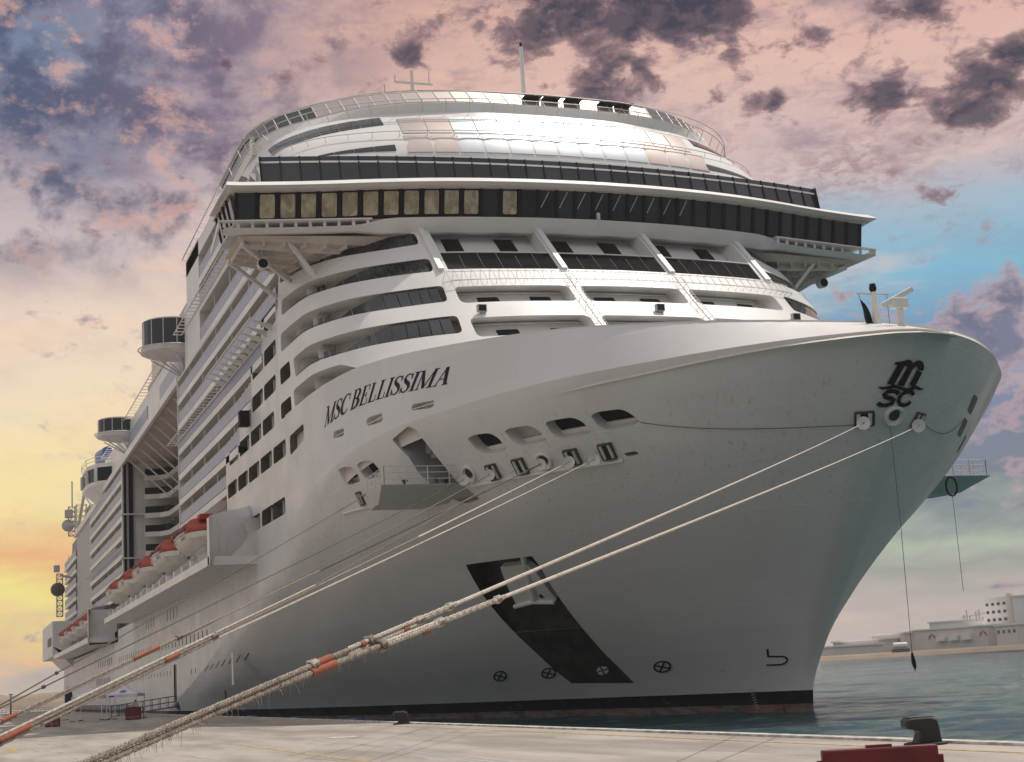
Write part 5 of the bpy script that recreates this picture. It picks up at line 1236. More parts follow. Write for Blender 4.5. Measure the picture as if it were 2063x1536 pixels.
lb0 = lifeboat(); labs = ['orange-topped lifeboat nearest the bow, right behind the curved white sponson', 'orange-topped lifeboat second from the bow on the forward boat deck', 'orange-topped lifeboat third from the bow on the forward boat deck',
 'orange-topped lifeboat fourth from the bow on the forward boat deck', 'small orange-topped lifeboat hindmost on the forward boat deck', 'orange-topped lifeboat foremost on the stern boat deck', 'orange-topped lifeboat second on the stern boat deck', 'orange-topped lifeboat third on the stern boat deck', 'orange-topped lifeboat hindmost on the stern boat deck, by the stern sponson']
for i, (x, z) in enumerate([(-65.5, 15.1), (-84.0, 15.1), (-102.2, 15.1), (-119.5, 15.1), (-136, 15.1), (-184, 13.5), (-203, 13.5), (-222, 13.5), (-242, 13.5)]):
    o = lb0 if i == 0 else copy_thing(lb0); o.location = (x, -23.6, z); o['label'] = labs[i]; o['group'] = 'lifeboats hanging along the starboard side'

# ================================================================== QUAY AND WATER
QZ = .96
def structure(o): o['kind'] = 'structure'; return o
def concrete():
    m, t, b = principled('concrete', (.30, .27, .235), .85)
    g = t.node('ShaderNodeNewGeometry'); p = g.outputs['Position']; x, y, z = t.sep(p)[:3]
    a = t.noise(t.vm('MULTIPLY', p, (.25, 1.2, 1.)), .35, 7, .62); c = t.noise(p, 6., 6, .7); d = t.noise(t.vm('MULTIPLY', p, (.12, 2.2, 1.)), .9, 5, .6)
    col = t.mix(t.rng(a, .35, .68), (.25, .22, .19), (.40, .36, .315))
    col = t.mix(t.m('MULTIPLY', t.rng(c, .5, .75), .35), col, (.17, .15, .13))
    col = t.mix(t.m('MULTIPLY', t.rng(d, .60, .72), .5), col, (.15, .13, .11))
    oil = t.noise(t.vm('MULTIPLY', p, (.5, .8, 1.)), .6, 8, .7); col = t.mix(t.m('MULTIPLY', t.rng(oil, .62, .72), .55), col, (.10, .09, .08)); pch_ = t.noise(t.vm('MULTIPLY', p, (.08, .4, 1.)), 1.1, 3); col = t.mix(t.m('MULTIPLY', t.rng(pch_, .60, .63), .35), col, (.46, .42, .37))
    jx = t.m('ABSOLUTE', t.m('SUBTRACT', t.m('FRACT', t.m('DIVIDE', x, 12.)), .5)); jy = t.m('ABSOLUTE', t.m('SUBTRACT', t.m('FRACT', t.m('DIVIDE', y, 9.)), .5))
    j = t.m('MAXIMUM', t.rng(jx, 0., .003, 1., 0.), t.rng(jy, 0., .004, 1., 0.)); col = t.mix(t.m('MULTIPLY', j, .3), col, (.14, .12, .10))
    sp = t.node('ShaderNodeTexVoronoi'); t.put(sp.inputs['Vector'], p); sp.inputs['Scale'].default_value = .55
    col = t.mix(t.m('MULTIPLY', t.rng(sp.outputs['Distance'], .05, .09, 1., 0.), .8), col, (.06, .05, .045))
    t.l.new(col, b.inputs['Base Color'])
    bp = t.node('ShaderNodeBump'); bp.inputs['Strength'].default_value = .5; bp.inputs['Distance'].default_value = .02; t.l.new(c, bp.inputs['Height']); t.l.new(bp.outputs[0], b.inputs['Normal'])
    return m
M['concrete'] = concrete()
structure(MB().ext(-700, 140, -400, -23.85, -6, QZ).build('quay', 'concrete'))
structure(MB().ext(-700, 140, -24.12, -23.70, QZ-.35, QZ+.06).build('kerb', 'whitep'))
structure(MB().ext(-120, 140, -25.42, -25.28, QZ+.004, QZ+.008).build('road_marking', 'yellowp'))
structure(MB().add([(36.5, -34.35, QZ+.006), (36.5, -34.2, QZ+.006), (14.0, -34.2, QZ+.006), (14.0, -34.35, QZ+.006)], [(0, 1, 2, 3)]).build('road_marking', 'yellowp'))
structure(MB().add([(15.5, -30.9, QZ+.006), (16.3, -29.6, QZ+.006), (14.6, -29.6, QZ+.006), (13.9, -30.7, QZ+.006)], [(0, 1, 2, 3)]).build('road_marking', 'whitep'))
structure(MB().add([(-2, -42.3, QZ+.006), (4, -42.3, QZ+.006), (4, -41.95, QZ+.006), (-2, -41.95, QZ+.006)], [(0, 1, 2, 3)]).build('road_marking', 'yellowp'))
tr = MB()
for k in range(3):
    y0 = -31.5-k*.5; tr.add([(20+6*k, y0+.3, QZ+.005), (70, y0-1.6, QZ+.005), (70, y0-1.75, QZ+.005), (20+6*k, y0+.22, QZ+.005)], [(0, 1, 2, 3)])
structure(tr.build('tyre_marks', 'grey'))

def water():
    m, t, b = principled('water', (.006, .030, .036), .05, 0., .5)
    b.inputs['IOR'].default_value = 1.33
    g = t.node('ShaderNodeNewGeometry'); p = g.outputs['Position']
    a = t.noise(t.vm('MULTIPLY', p, (1., .55, 1.)), .55, 4, .6, .4); c = t.noise(t.vm('MULTIPLY', p, (1., .6, 1.)), 2.6, 6, .7, .5); e = t.noise(p, .045, 3)
    h = t.m('ADD', t.m('MULTIPLY', a, .9), t.m('MULTIPLY', c, .5))
    bp = t.node('ShaderNodeBump'); bp.inputs['Strength'].default_value = 1.; bp.inputs['Distance'].default_value = .42; t.l.new(h, bp.inputs['Height']); t.l.new(bp.outputs[0], b.inputs['Normal'])
    t.l.new(t.mix(t.rng(e, .35, .65), (.022, .088, .090), (.014, .056, .066)), b.inputs['Base Color'])
    t.l.new(t.rng(e, .3, .7, .05, .12), b.inputs['Roughness'])
    return m
M['water'] = water()
def sea():
    rg = np.random.RandomState(5)
    def ax(lo, hi, c, d0, g):
        a = [c]; 
        while a[-1] < hi: a.append(a[-1]+d0+g*abs(a[-1]-c))
        b = [c]
        while b[-1] > lo: b.append(b[-1]-d0-g*abs(b[-1]-c))
        return np.array(sorted(set(a+b)))
    X = ax(-9000, 6000, 30., .42, .012); Y = ax(-9000, 9000, 0., .42, .012)
    A, B = np.meshgrid(X, Y); Z = np.zeros_like(A)
    sx = .42+.012*np.abs(A-30.); sy = .42+.012*np.abs(B); sp = np.maximum(sx, sy)
    for i in range(42):
        wl_ = .9*1.07**i; th = rg.uniform(-1.2, 1.2)+2.2; k = 2*math.pi/wl_; am = .0185*wl_**.42
        ph = k*(A*math.cos(th)+B*math.sin(th))+rg.uniform(0, 6.28)+.8*np.sin(A*.11*rg.uniform(.5, 1.5)+B*.09*rg.uniform(.5, 1.5))
        fade = np.clip((wl_/sp-2.)/1.5, 0, 1); Z += fade*am*(np.sin(ph)+.25*np.sin(2*ph))*.42
    n, m_ = A.shape[1], A.shape[0]; v = np.stack([A.ravel(), B.ravel(), Z.ravel()*.75], 1)
    me = bpy.data.meshes.new('water'); ii = (np.arange(m_-1)[:, None]*n+np.arange(n-1)[None]).ravel(); f = np.stack([ii, ii+1, ii+n+1, ii+n], 1)
    me.vertices.add(len(v)); me.vertices.foreach_set('co', v.ravel()); me.loops.add(f.size); me.loops.foreach_set('vertex_index', f.ravel().astype(np.int32))
    me.polygons.add(len(f)); me.polygons.foreach_set('loop_start', (np.arange(len(f))*4).astype(np.int32)); me.update(calc_edges=True); me.validate(); me.polygons.foreach_set('use_smooth', [True]*len(me.polygons))
    return structure(link('water', me, 'water'))
sea()
structure(MB().add([(-9000, -9000, -8), (6000, -9000, -8), (6000, 9000, -8), (-9000, 9000, -8)], [(0, 1, 2, 3)]).build('sea_bed', 'dark'))

# far land on the left behind the quay
M['land'] = mottled('dry land', (.26, .20, .14), .95, amount=.25, scale=.02)
ld = MB(); n = 60; pr = [(-760-8*math.sin(i), -320+i*9.5) for i in range(n)]
ld.add([(x, y, .2) for x, y in pr]+[(x-120, y, 7.0+2.0*math.sin(i*.45)+1.4*math.sin(i*1.3)) for i, (x, y) in enumerate(pr)]+[(x-500, y, 8) for x, y in pr], [(i, i+1, n+i+1, n+i) for i in range(n-1)]+[(n+i, n+i+1, 2*n+i+1, 2*n+i) for i in range(n-1)])
structure(ld.build('far_hills', 'land'))

# right-hand shore: embankment, fence, sheds and tower
shore_a = Vector((-600, 300, 0)); shore_b = Vector((-330, 640, 0)); sd = (shore_b-shore_a).normalized(); sn = Vector((-sd.y, sd.x, 0))
def SP(s, d, z): p = shore_a+sd*s+sn*d; return (p.x, p.y, z)
em = MB(); n = 90; random.seed(3)
rows_ = [[SP(-80+i*7, random.uniform(-2, 2), -.5) for i in range(n)], [SP(-80+i*7, 6+random.uniform(-2, 2), 1.6+random.uniform(-.3, .4)) for i in range(n)], [SP(-80+i*7, 14, 2.4) for i in range(n)], [SP(-80+i*7, 900, 2.6) for i in range(n)]]
em.v = [p for r in rows_ for p in r]; em.f = [(j*n+i, j*n+i+1, (j+1)*n+i+1, (j+1)*n+i) for j in range(3) for i in range(n-1)]
structure(em.build('far_shore', 'land'))
fc = MB()
for i in range(150): fc.bar(SP(-60+i*4, 16, 2.3), SP(-60+i*4, 16, 5.0), .18)
for z in (2.9, 4.9): fc.bar(SP(-60, 16, z), SP(540, 16, z), .15)
for i in range(600): fc.bar(SP(-60+i, 16.1, 2.4), SP(-60+i, 16.1, 4.9), .07)
tag(fc.build('fence', 'grey'), 'long grey mesh fence along the far embankment', 'fence')
M['shed'] = mottled('pale shed cladding', (.72, .62, .56), .8, amount=.05, scale=.05); M['shed2'] = mottled('white shed cladding', (.82, .79, .76), .8, amount=.05, scale=.05); M['logo'] = mottled('red sign paint', (.40, .07, .05), .7)
def spx(px, dist):
    """ground point in the azimuth that the given column looks along, at a distance"""
    a = math.atan((px-33-1031.5)/3082.0)+YAW; return Vector((CAM[0]-math.cos(a)*dist, CAM[1]+math.sin(a)*dist, 0))
def shed(pa, pb, dist, h, depth, name, label, cat, mat='shed', doors=0, windows=None, group=None):
    a, b = spx(pa, dist), spx(pb, dist*.97); d = (b-a); w = d.length; ang = math.atan2(d.y, d.x); t = thing(name, label, cat, (a.x, a.y, 2.4), ang, group)
    MB().ext(0, w, 0, depth, 0, h).build('wall', mat, t)
    MB().ext(-.6, w+.6, -.6, depth+.6, h, h+.6).build('roof', 'shed2', t)
    if windows:
        nx, nz = windows
        for i in range(nx):
            for j in range(nz): MB().ext(w*(i+.5)/nx-1., w*(i+.5)/nx+1., -.15, 0, h-2.6-j*3.0, h-1.5-j*3.0).build('window', 'window', t)
    return t, w
shed(1640, 1668, 640, 3.2, 20, 'shed', 'low pale shed farthest left on the far shore, just beside the stem', 'shed')
shed(1668, 1745, 650, 5.0, 30, 'shed', 'long low beige shed on the far shore nearest the ship bow', 'shed')
def rooflogo(t, w, xs, h):
    for x in xs:
        for s in (-1, 1): MB().add([(w*x, -.2, h-1.), (w*x+s*1.4, -.2, h-2.), (w*x+s*1.7, -.2, h-3.6), (w*x+s*.6, -.2, h-2.4)], [(0, 1, 2, 3)]).build('sign_mark', 'logo', t)
t, w = shed(1745, 1810, 655, 6.9, 40, 'warehouse', 'beige warehouse with a red roof emblem left of the white tank', 'warehouse'); rooflogo(t, w, (.8,), 6.6)
t, w = shed(1808, 1975, 640, 7.6, 60, 'warehouse', 'long pale warehouse with red emblems behind the white tank', 'warehouse'); rooflogo(t, w, (.06, .35, .95), 7.2)
for k in range(3): MB().ext(w*(.42+k*.15), w*(.52+k*.15), -2, 0, 3, 4.6+k*.4).build('awning', 'shed2', t)
shed(1862, 1968, 700, 11.2, 50, 'warehouse', 'tall white warehouse behind the long pale one', 'warehouse', 'shed2')
t, w = shed(1975, 2032, 640, 18, 22, 'office_tower', 'tall white windowed block on the far shore', 'building', 'shed2', windows=(5, 5)); MB().ext(w*.86, w*.98, -.9, .5, 0, 19.5).build('stair_tower', 'shed', t)
shed(2032, 2085, 648, 17, 22, 'office_tower', 'tall pale block at the right edge, behind the windowed tower', 'building', 'shed', windows=(4, 5))
shed(1992, 2034, 600, 7, 16, 'shed', 'low beige annex in front of the windowed tower', 'shed', 'shed', windows=(4, 1))
tp_ = spx(1950, 655); pk = thing('rooftop_plant', 'grey pipework stack beside the windowed tower', 'plant machinery', (tp_.x, tp_.y, 12.5)); m_ = MB(); 
for i in range(7): m_.bar((-6+i*2, 0, 0), (-6+i*2, 0, 3+2*math.sin(i*1.7)), .5)
m_.bar((-8, 0, 2), (8, 0, 3), .4); m_.build('pipes', 'grey', pk)
tk = spx(1800, 560); tko = thing('tank_trailer', 'white cylindrical tank on the far embankment', 'tank', (tk.x, tk.y, 2.2), 1.1)
MB().lathe((0, 0, 2.4), [(.2, -2.6), (.9, -2.4), (1.05, -2), (1.05, 2), (.9, 2.4), (.2, 2.6)], 18, 'X').build('tank', 'shed2', tko, smooth=True); MB().ext(-3, 3, -1, 1, 0, 1.2).build('chassis', 'steel', tko)

# ================================================================== QUAY OBJECTS
def bollard(loc, rz, label):
    t = thing('bollard', label, 'bollard', loc, rz, 'bollards along the quay edge'); t.scale = (.9, .9, .9)
    prof = [(-.30, 0), (.36, 0), (.30, .50), (.26, .62), (.10, .67), (-.42, .66), (-.50, .60), (-.50, .44), (-.44, .40), (-.22, .38), (-.16, .30)]
    mb = MB(); n = len(prof)
    rings = []
    for y, k in ((-.34, .9), (-.24, 1.), (.24, 1.), (.34, .9)): rings.append([(x*k, y, z*(1 if k == 1 else .97)) for x, z in prof])
    mb.loft(rings); mb.build('post', 'bollard', t, bevel=.05)
    MB().prism([(-.42, -.27), (.2, -.27), (.2, .27), (-.42, .27)], .665, .685).build('cap', 'bollard_top', t, bevel=.01)
    MB().lathe((0, 0, 0), [(.52, 0), (.52, .05), (.44, .07), (.01, .07)], 24).build('base_plate', 'bollard', t)
    return t
bollard((46.4, -24.55, QZ), math.atan2(-.95, -.35)+math.pi, 'large black hooked bollard at the quay edge behind the red barrier')
bollard((3.3, -24.4, QZ), math.atan2(-.95, -.35)+math.pi, 'small-looking dark bollard at the quay edge below the anchor')
def fender(x, label, s=1.):
    t = thing('quay_fender', label, 'fender', (x, -23.35, QZ-.1), 0, 'blue fenders on the quay wall'); MB().box((0, 0, 0), (1.9*s, .55, .42)).build('fender_block', 'blue', t, bevel=.05); MB().box((0, .1, -.5), (1.4*s, .3, .8)).build('backing', 'steel', t)
fender(-10.5, 'blue fender at the quay edge nearest the dark bollard'); fender(-26, 'blue fender at the quay edge in the middle of the three'); fender(-43, 'blue fender at the quay edge farthest from the bollard', .9)

def barrier(loc, rz, w, h, label, grp='red plastic barriers'):
    t = thing('barrier', label, 'barrier', loc, rz, grp); a = w/2
    prof = [(-.22, 0), (-.22, .12), (-.10, .35), (-.07, h), (.07, h), (.10, .35), (.22, .12), (.22, 0)]
    mb = MB(); mb.loft([[(x, y, z) for y, z in prof] for x in (-a, -a+.02, a-.02, a)]); mb.build('body', 'red', t, bevel=.025)
    for s in (-1, 1): MB().box((s*(a+.02), 0, h*.55), (.06, .1, h*.7)).build('coupling', 'red', t)
    MB().box((0, 0, h+.012), (w*.22, .09, .03)).build('filler_cap', 'red', t)
    for s in (-1, 1): MB().box((s*a*.5, 0, .06), (w*.2, .47, .1)).build('foot', 'black', t)
    return t
barrier((61.35, -35.3, QZ), math.atan2(1.05, .45), 1.22, 1.07, 'large dark red plastic barrier in the foreground below the black hooked bollard')
barrier((-69.4, -29.4, QZ), math.atan2(.93, .36), 1.35, 1.15, 'dark red barrier in front of the person by the tent')
barrier((-59.0, -37.0, QZ), math.atan2(.93, .36), 1.15, 1.1, 'dark red barrier left of the tents behind the ropes')

def tent(loc, rz, label, w=3.0):
    t = thing('canopy_tent', label, 'tent', loc, rz, 'white pop-up tents on the quay'); a = w/2
    m = MB(); m.add([(-a, -a, 2.35), (a, -a, 2.35), (a, a, 2.35), (-a, a, 2.35), (-a, -a, 2.05), (a, -a, 2.05), (a, a, 2.05), (-a, a, 2.05)]+[(-.5, -.5, 2.78), (.5, -.5, 2.78), (.5, .5, 2.78), (-.5, .5, 2.78), (0, 0, 3.25)],
        [(0, 1, 5, 4), (1, 2, 6, 5), (2, 3, 7, 6), (3, 0, 4, 7), (0, 1, 9, 8), (1, 2, 10, 9), (2, 3, 11, 10), (3, 0, 8, 11), (8, 9, 12), (9, 10, 12), (10, 11, 12), (11, 8, 12)])
    c = m.build('canopy', 'tent', t)
    for s in (1,):
        L = [(a*.99-.0, 0, 0)]
    em_ = MB(); 
    for k in range(16):
        a0, a1 = 2*math.pi*k/16, 2*math.pi*(k+1)/16
        def e(a_, r): h = .0; yy_ = math.cos(a_)*.32*r; zz_ = math.sin(a_)*.13*r; f_ = (2.6+zz_-2.35)/(2.78-2.35); return (a-(a-.5)*f_+.03, yy_, 2.6+zz_)
        em_.add([e(a0, 1.), e(a1, 1.), e(a1, .7), e(a0, .7)], [(0, 1, 2, 3)])
    em_.add([e(q, .45) for q in [2*math.pi*k/10 for k in range(10)]], [tuple(range(10))]); em_.build('emblem', 'navy', c)
    MB().add([(a+.015, -1.2, 2.13), (a+.015, -.7, 2.13), (a+.015, -.7, 2.24), (a+.015, -1.2, 2.24)], [(0, 1, 2, 3)]).build('valance_mark', 'navy', c)
    for x in (-1, 1):
        for y in (-1, 1): MB().bar((x*(a-.05), y*(a-.05), 0), (x*(a-.05), y*(a-.05), 2.3), .06).build('leg', 'white2', t); MB().lathe((x*(a-.05), y*(a-.05), 0), [(.25, 0), (.25, .06), (.05, .08)], 12).build('foot_weight', 'black', t)
    return t
tr_ = math.atan2(.93, -.36)*0+.38*0
tent((-78.9, -29.1, QZ), -.36, 'white tent with a dark emblem, the right one, beside the person'); tent((-83.2, -32.0, QZ), -.36, 'white tent with a dark emblem, the left one, behind the ropes')
# table behind the barrier
tb = thing('table', 'small dark table with a dark top behind the barrier under the tent', 'table', (-72.5, -28.9, QZ), .3)
MB().box((0, 0, .95), (.7, 1.6, .06)).build('top', 'steel', tb)
for x, y in ((-.3, -.7), (.3, -.7), (.3, .7), (-.3, .7)): MB().bar((x, y, 0), (x, y, .93), .05).build('leg', 'steel', tb)

def person(loc, rz, label):
    t = thing('person', label, 'person', loc, rz)
    V_ = [(0, 0, .95), (0, 0, 1.18), (0, .01, 1.38), (0, 0, 1.47), (0, .02, 1.56), (0, .03, 1.66), (0, .02, 1.74),
          (-.19, 0, 1.40), (-.27, .02, 1.15), (-.20, .22, 1.02), (-.15, .32, 1.0), (.19, 0, 1.40), (.28, -.01, 1.14), (.26, .1, .92), (.25, .14, .84),
          (-.1, 0, .88), (-.11, .02, .50), (-.11, -.01, .09), (-.11, .14, .04), (.1, 0, .88), (.12, .03, .50), (.13, 0, .09), (.13, .15, .04)]
    E_ = [(0, 1), (1, 2), (2, 3), (3, 4), (4, 5), (5, 6), (2, 7), (7, 8), (8, 9), (9, 10), (2, 11), (11, 12), (12, 13), (13, 14), (0, 15), (15, 16), (16, 17), (17, 18), (0, 19), (19, 20), (20, 21), (21, 22)]
    R_ = [.15, .14, .15, .065, .07, .095, .06, .07, .05, .04, .035, .07, .05, .04, .035, .09, .065, .045, .04, .09, .065, .045, .04]
    me = bpy.data.meshes.new('body'); me.from_pydata(V_, E_, []); o = link('body', me, 'shirt', t)
    sk = o.modifiers.new('skin', 'SKIN'); me.skin_vertices[0].data[0].use_root = True
    for i, r in enumerate(R_): me.skin_vertices[0].data[i].radius = (r, r*.8)
    o.modifiers.new('sub', 'SUBSURF').levels = 1
    MB().lathe((0, -.01, 1.63), [(.02, -.06), (.105, -.02), (.11, .06), (.07, .125), (.01, .14)], 12).build('hair', 'hair', t, smooth=True)
    for s in (-1, 1): MB().tube([(s*.1, 0, .97), (s*.115, .02, .5), (s*.12, -.01, .1)], [.125, .095, .075], 10).build('trousers', 'cloth', t, smooth=True)
    for s in (-1, 1):
        MB().tube([(s*.12, -.05, .05), (s*.12, .17, .04)], .055, 8).build('shoe', 'black', t, smooth=True)
    return t
person((-73.6, -28.75, QZ), -1.3, 'person in a pale shirt standing behind the dark red barrier by the tent')
ff = thing('feather_flag', 'tall dark navy feather flag standing beside the left tent', 'flag', (-98.9, -33.5, QZ), .38)
MB().tube([(0, 0, 0), (0, 0, 2.6), (0, .1, 3.2), (0, .5, 3.55)], .03, 5).build('pole', 'rail', ff); MB().add([(0, 0, .5), (0, 0, 2.6), (0, .1, 3.2), (0, .5, 3.5), (0, .85, 2.9), (0, .95, 1.8), (0, .9, .9)], [(0, 1, 2, 3, 4, 5, 6)]).build('banner', 'navy', ff); MB().box((0, 0, .04), (.6, .6, .08)).build('base', 'steel', ff)
gw = thing('gangway', 'grey railed gangway sloping from the quay up to the shell door', 'gangway', (-100.8, -21.6, QZ))
MB().add([(-.7, .2, .75), (.7, .2, .75), (1.2, -7, .05), (-.2, -7, .05), (-.7, .2, .62), (.7, .2, .62), (1.2, -7, -.0), (-.2, -7, -.0)], [(0, 1, 2, 3), (4, 5, 6, 7), (0, 3, 7, 4), (1, 2, 6, 5)]).build('ramp', 'steel', gw)
for xo in (-.7, .7):
    m_ = MB()
    for h in (.5, 1.1): m_.tube([(xo, .1, .75+h), (xo+.5, -7, .05+h)], .04, 4)
    for k in range(9): m_.tube([(xo+.5*k/8, .1-7.1*k/8, .75-.7*k/8), (xo+.5*k/8, .1-7.1*k/8, 1.85-.7*k/8)], .035, 4)
    m_.build('railing', 'steel', gw)
qr = MB()
for i in range(46): qr.bar((-110-i*2.2, -24.6, QZ), (-110-i*2.2, -24.6, QZ+1.1), .10)
for h in (.55, 1.05): qr.bar((-110, -24.6, QZ+h), (-211, -24.6, QZ+h), .08)
tag(qr.build('railing', 'steel'), 'dark low railing along the quay edge behind the tents', 'railing')
# far quay fence and posts on the left
ff2 = MB()
for i in range(60): ff2.bar((-230-i*.5, -60+i*.75, QZ), (-230-i*.5, -60+i*.75, QZ+1.0), .12)
for h in (.1, .55, .95): ff2.bar((-230, -60, QZ+h), (-260, -15, QZ+h), .12)
tag(ff2.build('fence', 'shed2'), 'white low fence across the quay at the far left', 'fence')
def post(x, y, h, arm, label):
    t = thing('lamp_post', label, 'lamp post', (x, y, QZ), 0, 'posts at the far left'); MB().tube([(0, 0, 0), (0, 0, h)], [.12, .07], 8).build('pole', 'steel', t)
    MB().bar((0, -arm/2, h), (0, arm/2, h), .1).build('crossbar', 'steel', t)
post(-120, -43.4, 3.4, 6., 'dark post with a wide crossbar at the far left'); post(-125, -38.2, 3.2, .5, 'thin dark post right of the wide crossbar one')

# ================================================================== MOORING ROPES
def rope_mesh(p0, p1, r, strands, n, sag=0., phase=0., turns=1.2):
    p0, p1 = Vector(p0), Vector(p1); d = (p1-p0); L = d.length; dn = d.normalized(); a = dn.cross(Vector((0, 0, 1))).normalized(); b = a.cross(dn); mb = MB()
    for k in range(strands):
        pts = []
        for i in range(n+1):
            s = i/n; c = p0+d*s-Vector((0, 0, 1))*sag*4*s*(1-s); an = phase+2*math.pi*(k/strands+s*L*turns); w = r*.5 if strands > 1 else 0
            pts.append(c+(a*math.cos(an)+b*math.sin(an))*w*(1+.10*math.sin(i*1.7+k)))
        mb.tube(pts, r*.62 if strands > 1 else r, 6)
    return mb
def lerpv(a, b, s): return Vector(a)*(1-s)+Vector(b)*s
def guard(parent, p0, p1, s, r=.42):
    c = lerpv(p0, p1, s); n = (Vector(p1)-Vector(p0)).normalized(); a = n.cross(Vector((0, 0, 1))).normalized(); b = a.cross(n)
    rings = [[c+n*h+(a*math.cos(2*math.pi*k/16)+b*math.sin(2*math.pi*k/16))*rr for k in range(16)] for rr, h in ((.05, -.12), (r, 0), (r, .03), (.05, -.06))]
    MB().loft(rings, False).build('rat_guard', 'white2', parent, smooth=True)
def fuzz(mb, p0, p1, s0, s1, n, r, l):
    mb.tube([lerpv(p0, p1, s0), lerpv(p0, p1, s1)], r*.4, 4)
    for i in range(int(n*.6)):
        s = s0+(s1-s0)*random.random(); c = lerpv(p0, p1, s); q = Vector((random.uniform(-1, 1), random.uniform(-1, 1), random.uniform(-1.5, .3))).normalized()
        b0_ = c; c = c+q*r*.9; e = c+q*l*random.uniform(.4, 1)+Vector((0, 0, -l*random.uniform(.0, .6)*(3 if random.random() < .04 else 1))); mb.tube([b0_, c, (c+e)/2+Vector((0, 0, .2*l)), e], [.0022, .0022, .0018, .001], 3)
def collar(parent, c, n, r, w, mat, name='knot'):
    n = Vector(n).normalized(); a = n.cross(Vector((0, 0, 1))).normalized(); b = a.cross(n); mb = MB()
    pts = [c+n*(w*(t/24-.5))+(a*math.cos(t*.8)+b*math.sin(t*.8))*r for t in range(33)]; mb.tube(pts, r*.35, 5); mb.build(name, mat, parent)
# the two heavy bow lines that run together in front
def plait(path, r, pitch=.22, step=.028, mat='rope', name='line', parent=None, fine=True):
    """eight-strand plaited rope along a polyline function path(d) for d in metres 0..L"""
    f, L = path; n = max(8, int(L/step)) if fine else max(8, int(L/.8)); mb = MB()
    P = [f(L*i/n) for i in range(n+1)]
    if not fine: return MB().tube(P, r, 8).build(name, mat, parent, smooth=True)
    for k in range(6):
        sg = 1 if k % 2 else -1; pts = []
        for i in range(n+1):
            d = (P[min(i+1, n)]-P[max(i-1, 0)]).normalized(); a = d.cross(Vector((0, 0, 1))).normalized(); b = a.cross(d)
            an = 2*math.pi*(k/6+sg*L*i/n/pitch); w = r*(.58+.10*math.sin(3*an*sg+k))
            pts.append(P[i]+(a*math.cos(an)+b*math.sin(an))*w)
        mb.tube(pts, r*.42, 5, False)
    mb.tube(P[::6]+[P[-1]], r*.62, 6)
    return mb.build(name, mat, parent, smooth=True)
class Line:
    """a rope hanging between A and F with a small sag; s runs 0..1"""
    def __init__(s, A, F, sag=.1): s.A, s.F, s.sag = Vector(A), Vector(F), sag; s.L = (s.F-s.A).length; s.d = (s.F-s.A).normalized()
    def p(s, t, off=(0, 0, 0)): return s.A+(s.F-s.A)*t-Vector((0, 0, 1))*s.sag*4*t*(1-t)+Vector(off)
    def cut(s, t0, t1, o0=(0, 0, 0), o1=None):
        o0 = Vector(o0); o1 = o0 if o1 is None else Vector(o1); L = s.L*(t1-t0)
        return (lambda d: s.p(t0+(t1-t0)*d/L)+o0+(o1-o0)*(d/L), L)
    def fuzz(s, name, parent, t0, t1, n, r, l):
        mb = MB(); fuzz(mb, s.p(t0), s.p(t1), 0, 1, n, r, l); mb.build(name, 'oldrope', parent)
    def knot(s, parent, t, r, w, mat, off=(0, 0, 0)):
        c = s.p(t, off); a = s.d.cross(Vector((0, 0, 1))).normalized(); b = a.cross(s.d); mb = MB()
        pts = [c+s.d*(w*(i/40-.5))+(a*math.cos(i*.9)+b*math.sin(i*.9))*r*(1+.18*math.sin(i*2.3)) for i in range(41)]; mb.tube(pts, r*.42, 6)
        mb.build('knot', mat, parent, smooth=True)
    def sleeve(s, parent, t0, t1, r, off=(0, 0, 0)):
        P = [s.p(t0+(t1-t0)*i/6, off) for i in range(7)]; MB().tube(P, [r*(1+.06*math.sin(i*2.1)) for i in range(7)], 14).build('orange_sleeve', 'sleeve', parent, smooth=True)
def rope_thing(label): return thing('mooring_rope', label, 'rope', (0, 0, 0), 0, 'mooring ropes')
E1 = Vector((65.81, -43.85, 2.66)); A1 = on_bow(-1.45, 14.55, .3); F1 = E1+(E1-A1).normalized()*6.2
R1 = Line(A1, F1, .11); rt = rope_thing('thick white bow rope, the upper of the two crossing the anchor')
plait(R1.cut(0, .828), .024, parent=rt, fine=False)
plait(R1.cut(.826, .8415), .033, .10, parent=rt, name='spliced_line')
plait(R1.cut(.841, .8640, (0, 0, .010)), .021, .16, parent=rt); plait(R1.cut(.841, .8640, (0, 0, -.036)), .020, .16, parent=rt)
plait(R1.cut(.8635, 1.0), .0245, .13, mat='oldrope', parent=rt, name='heavy_line')
R1.knot(rt, .8285, .033, .10, 'rope'); R1.knot(rt, .8405, .036, .16, 'rope', (0, 0, -.01)); R1.knot(rt, .8572, .045, .07, 'oldrope', (0, 0, -.01)); R1.knot(rt, .8735, .036, .10, 'rope')
R1.sleeve(rt, .8690, .8742, .034); R1.sleeve(rt, .8445, .8462, .026, (0, 0, -.036)); R1.sleeve(rt, .8590, .8602, .03)
R1.fuzz('frayed_fibres', rt, .862, .99, 650, .024, .05); guard(rt, A1, F1, .012, .34)
A2 = on_bow(1.75, 14.45, .3); low = Vector((0, 0, -.048)); M2 = R1.p(.882)+low
R2 = Line(A2, M2, .10); r2 = rope_thing('thick white bow rope, the lower of the two crossing the anchor')
plait(R2.cut(0, .925), .024, parent=r2, fine=False); plait(R2.cut(.923, .9515), .032, .10, parent=r2, name='spliced_line'); plait(R2.cut(.951, .972), .036, .2, parent=r2); plait(R2.cut(.9715, 1.0), .028, .14, mat='oldrope', parent=r2, name='heavy_line')
plait(R1.cut(.882, 1.0, low), .0245, .13, mat='oldrope', parent=r2, name='heavy_line')
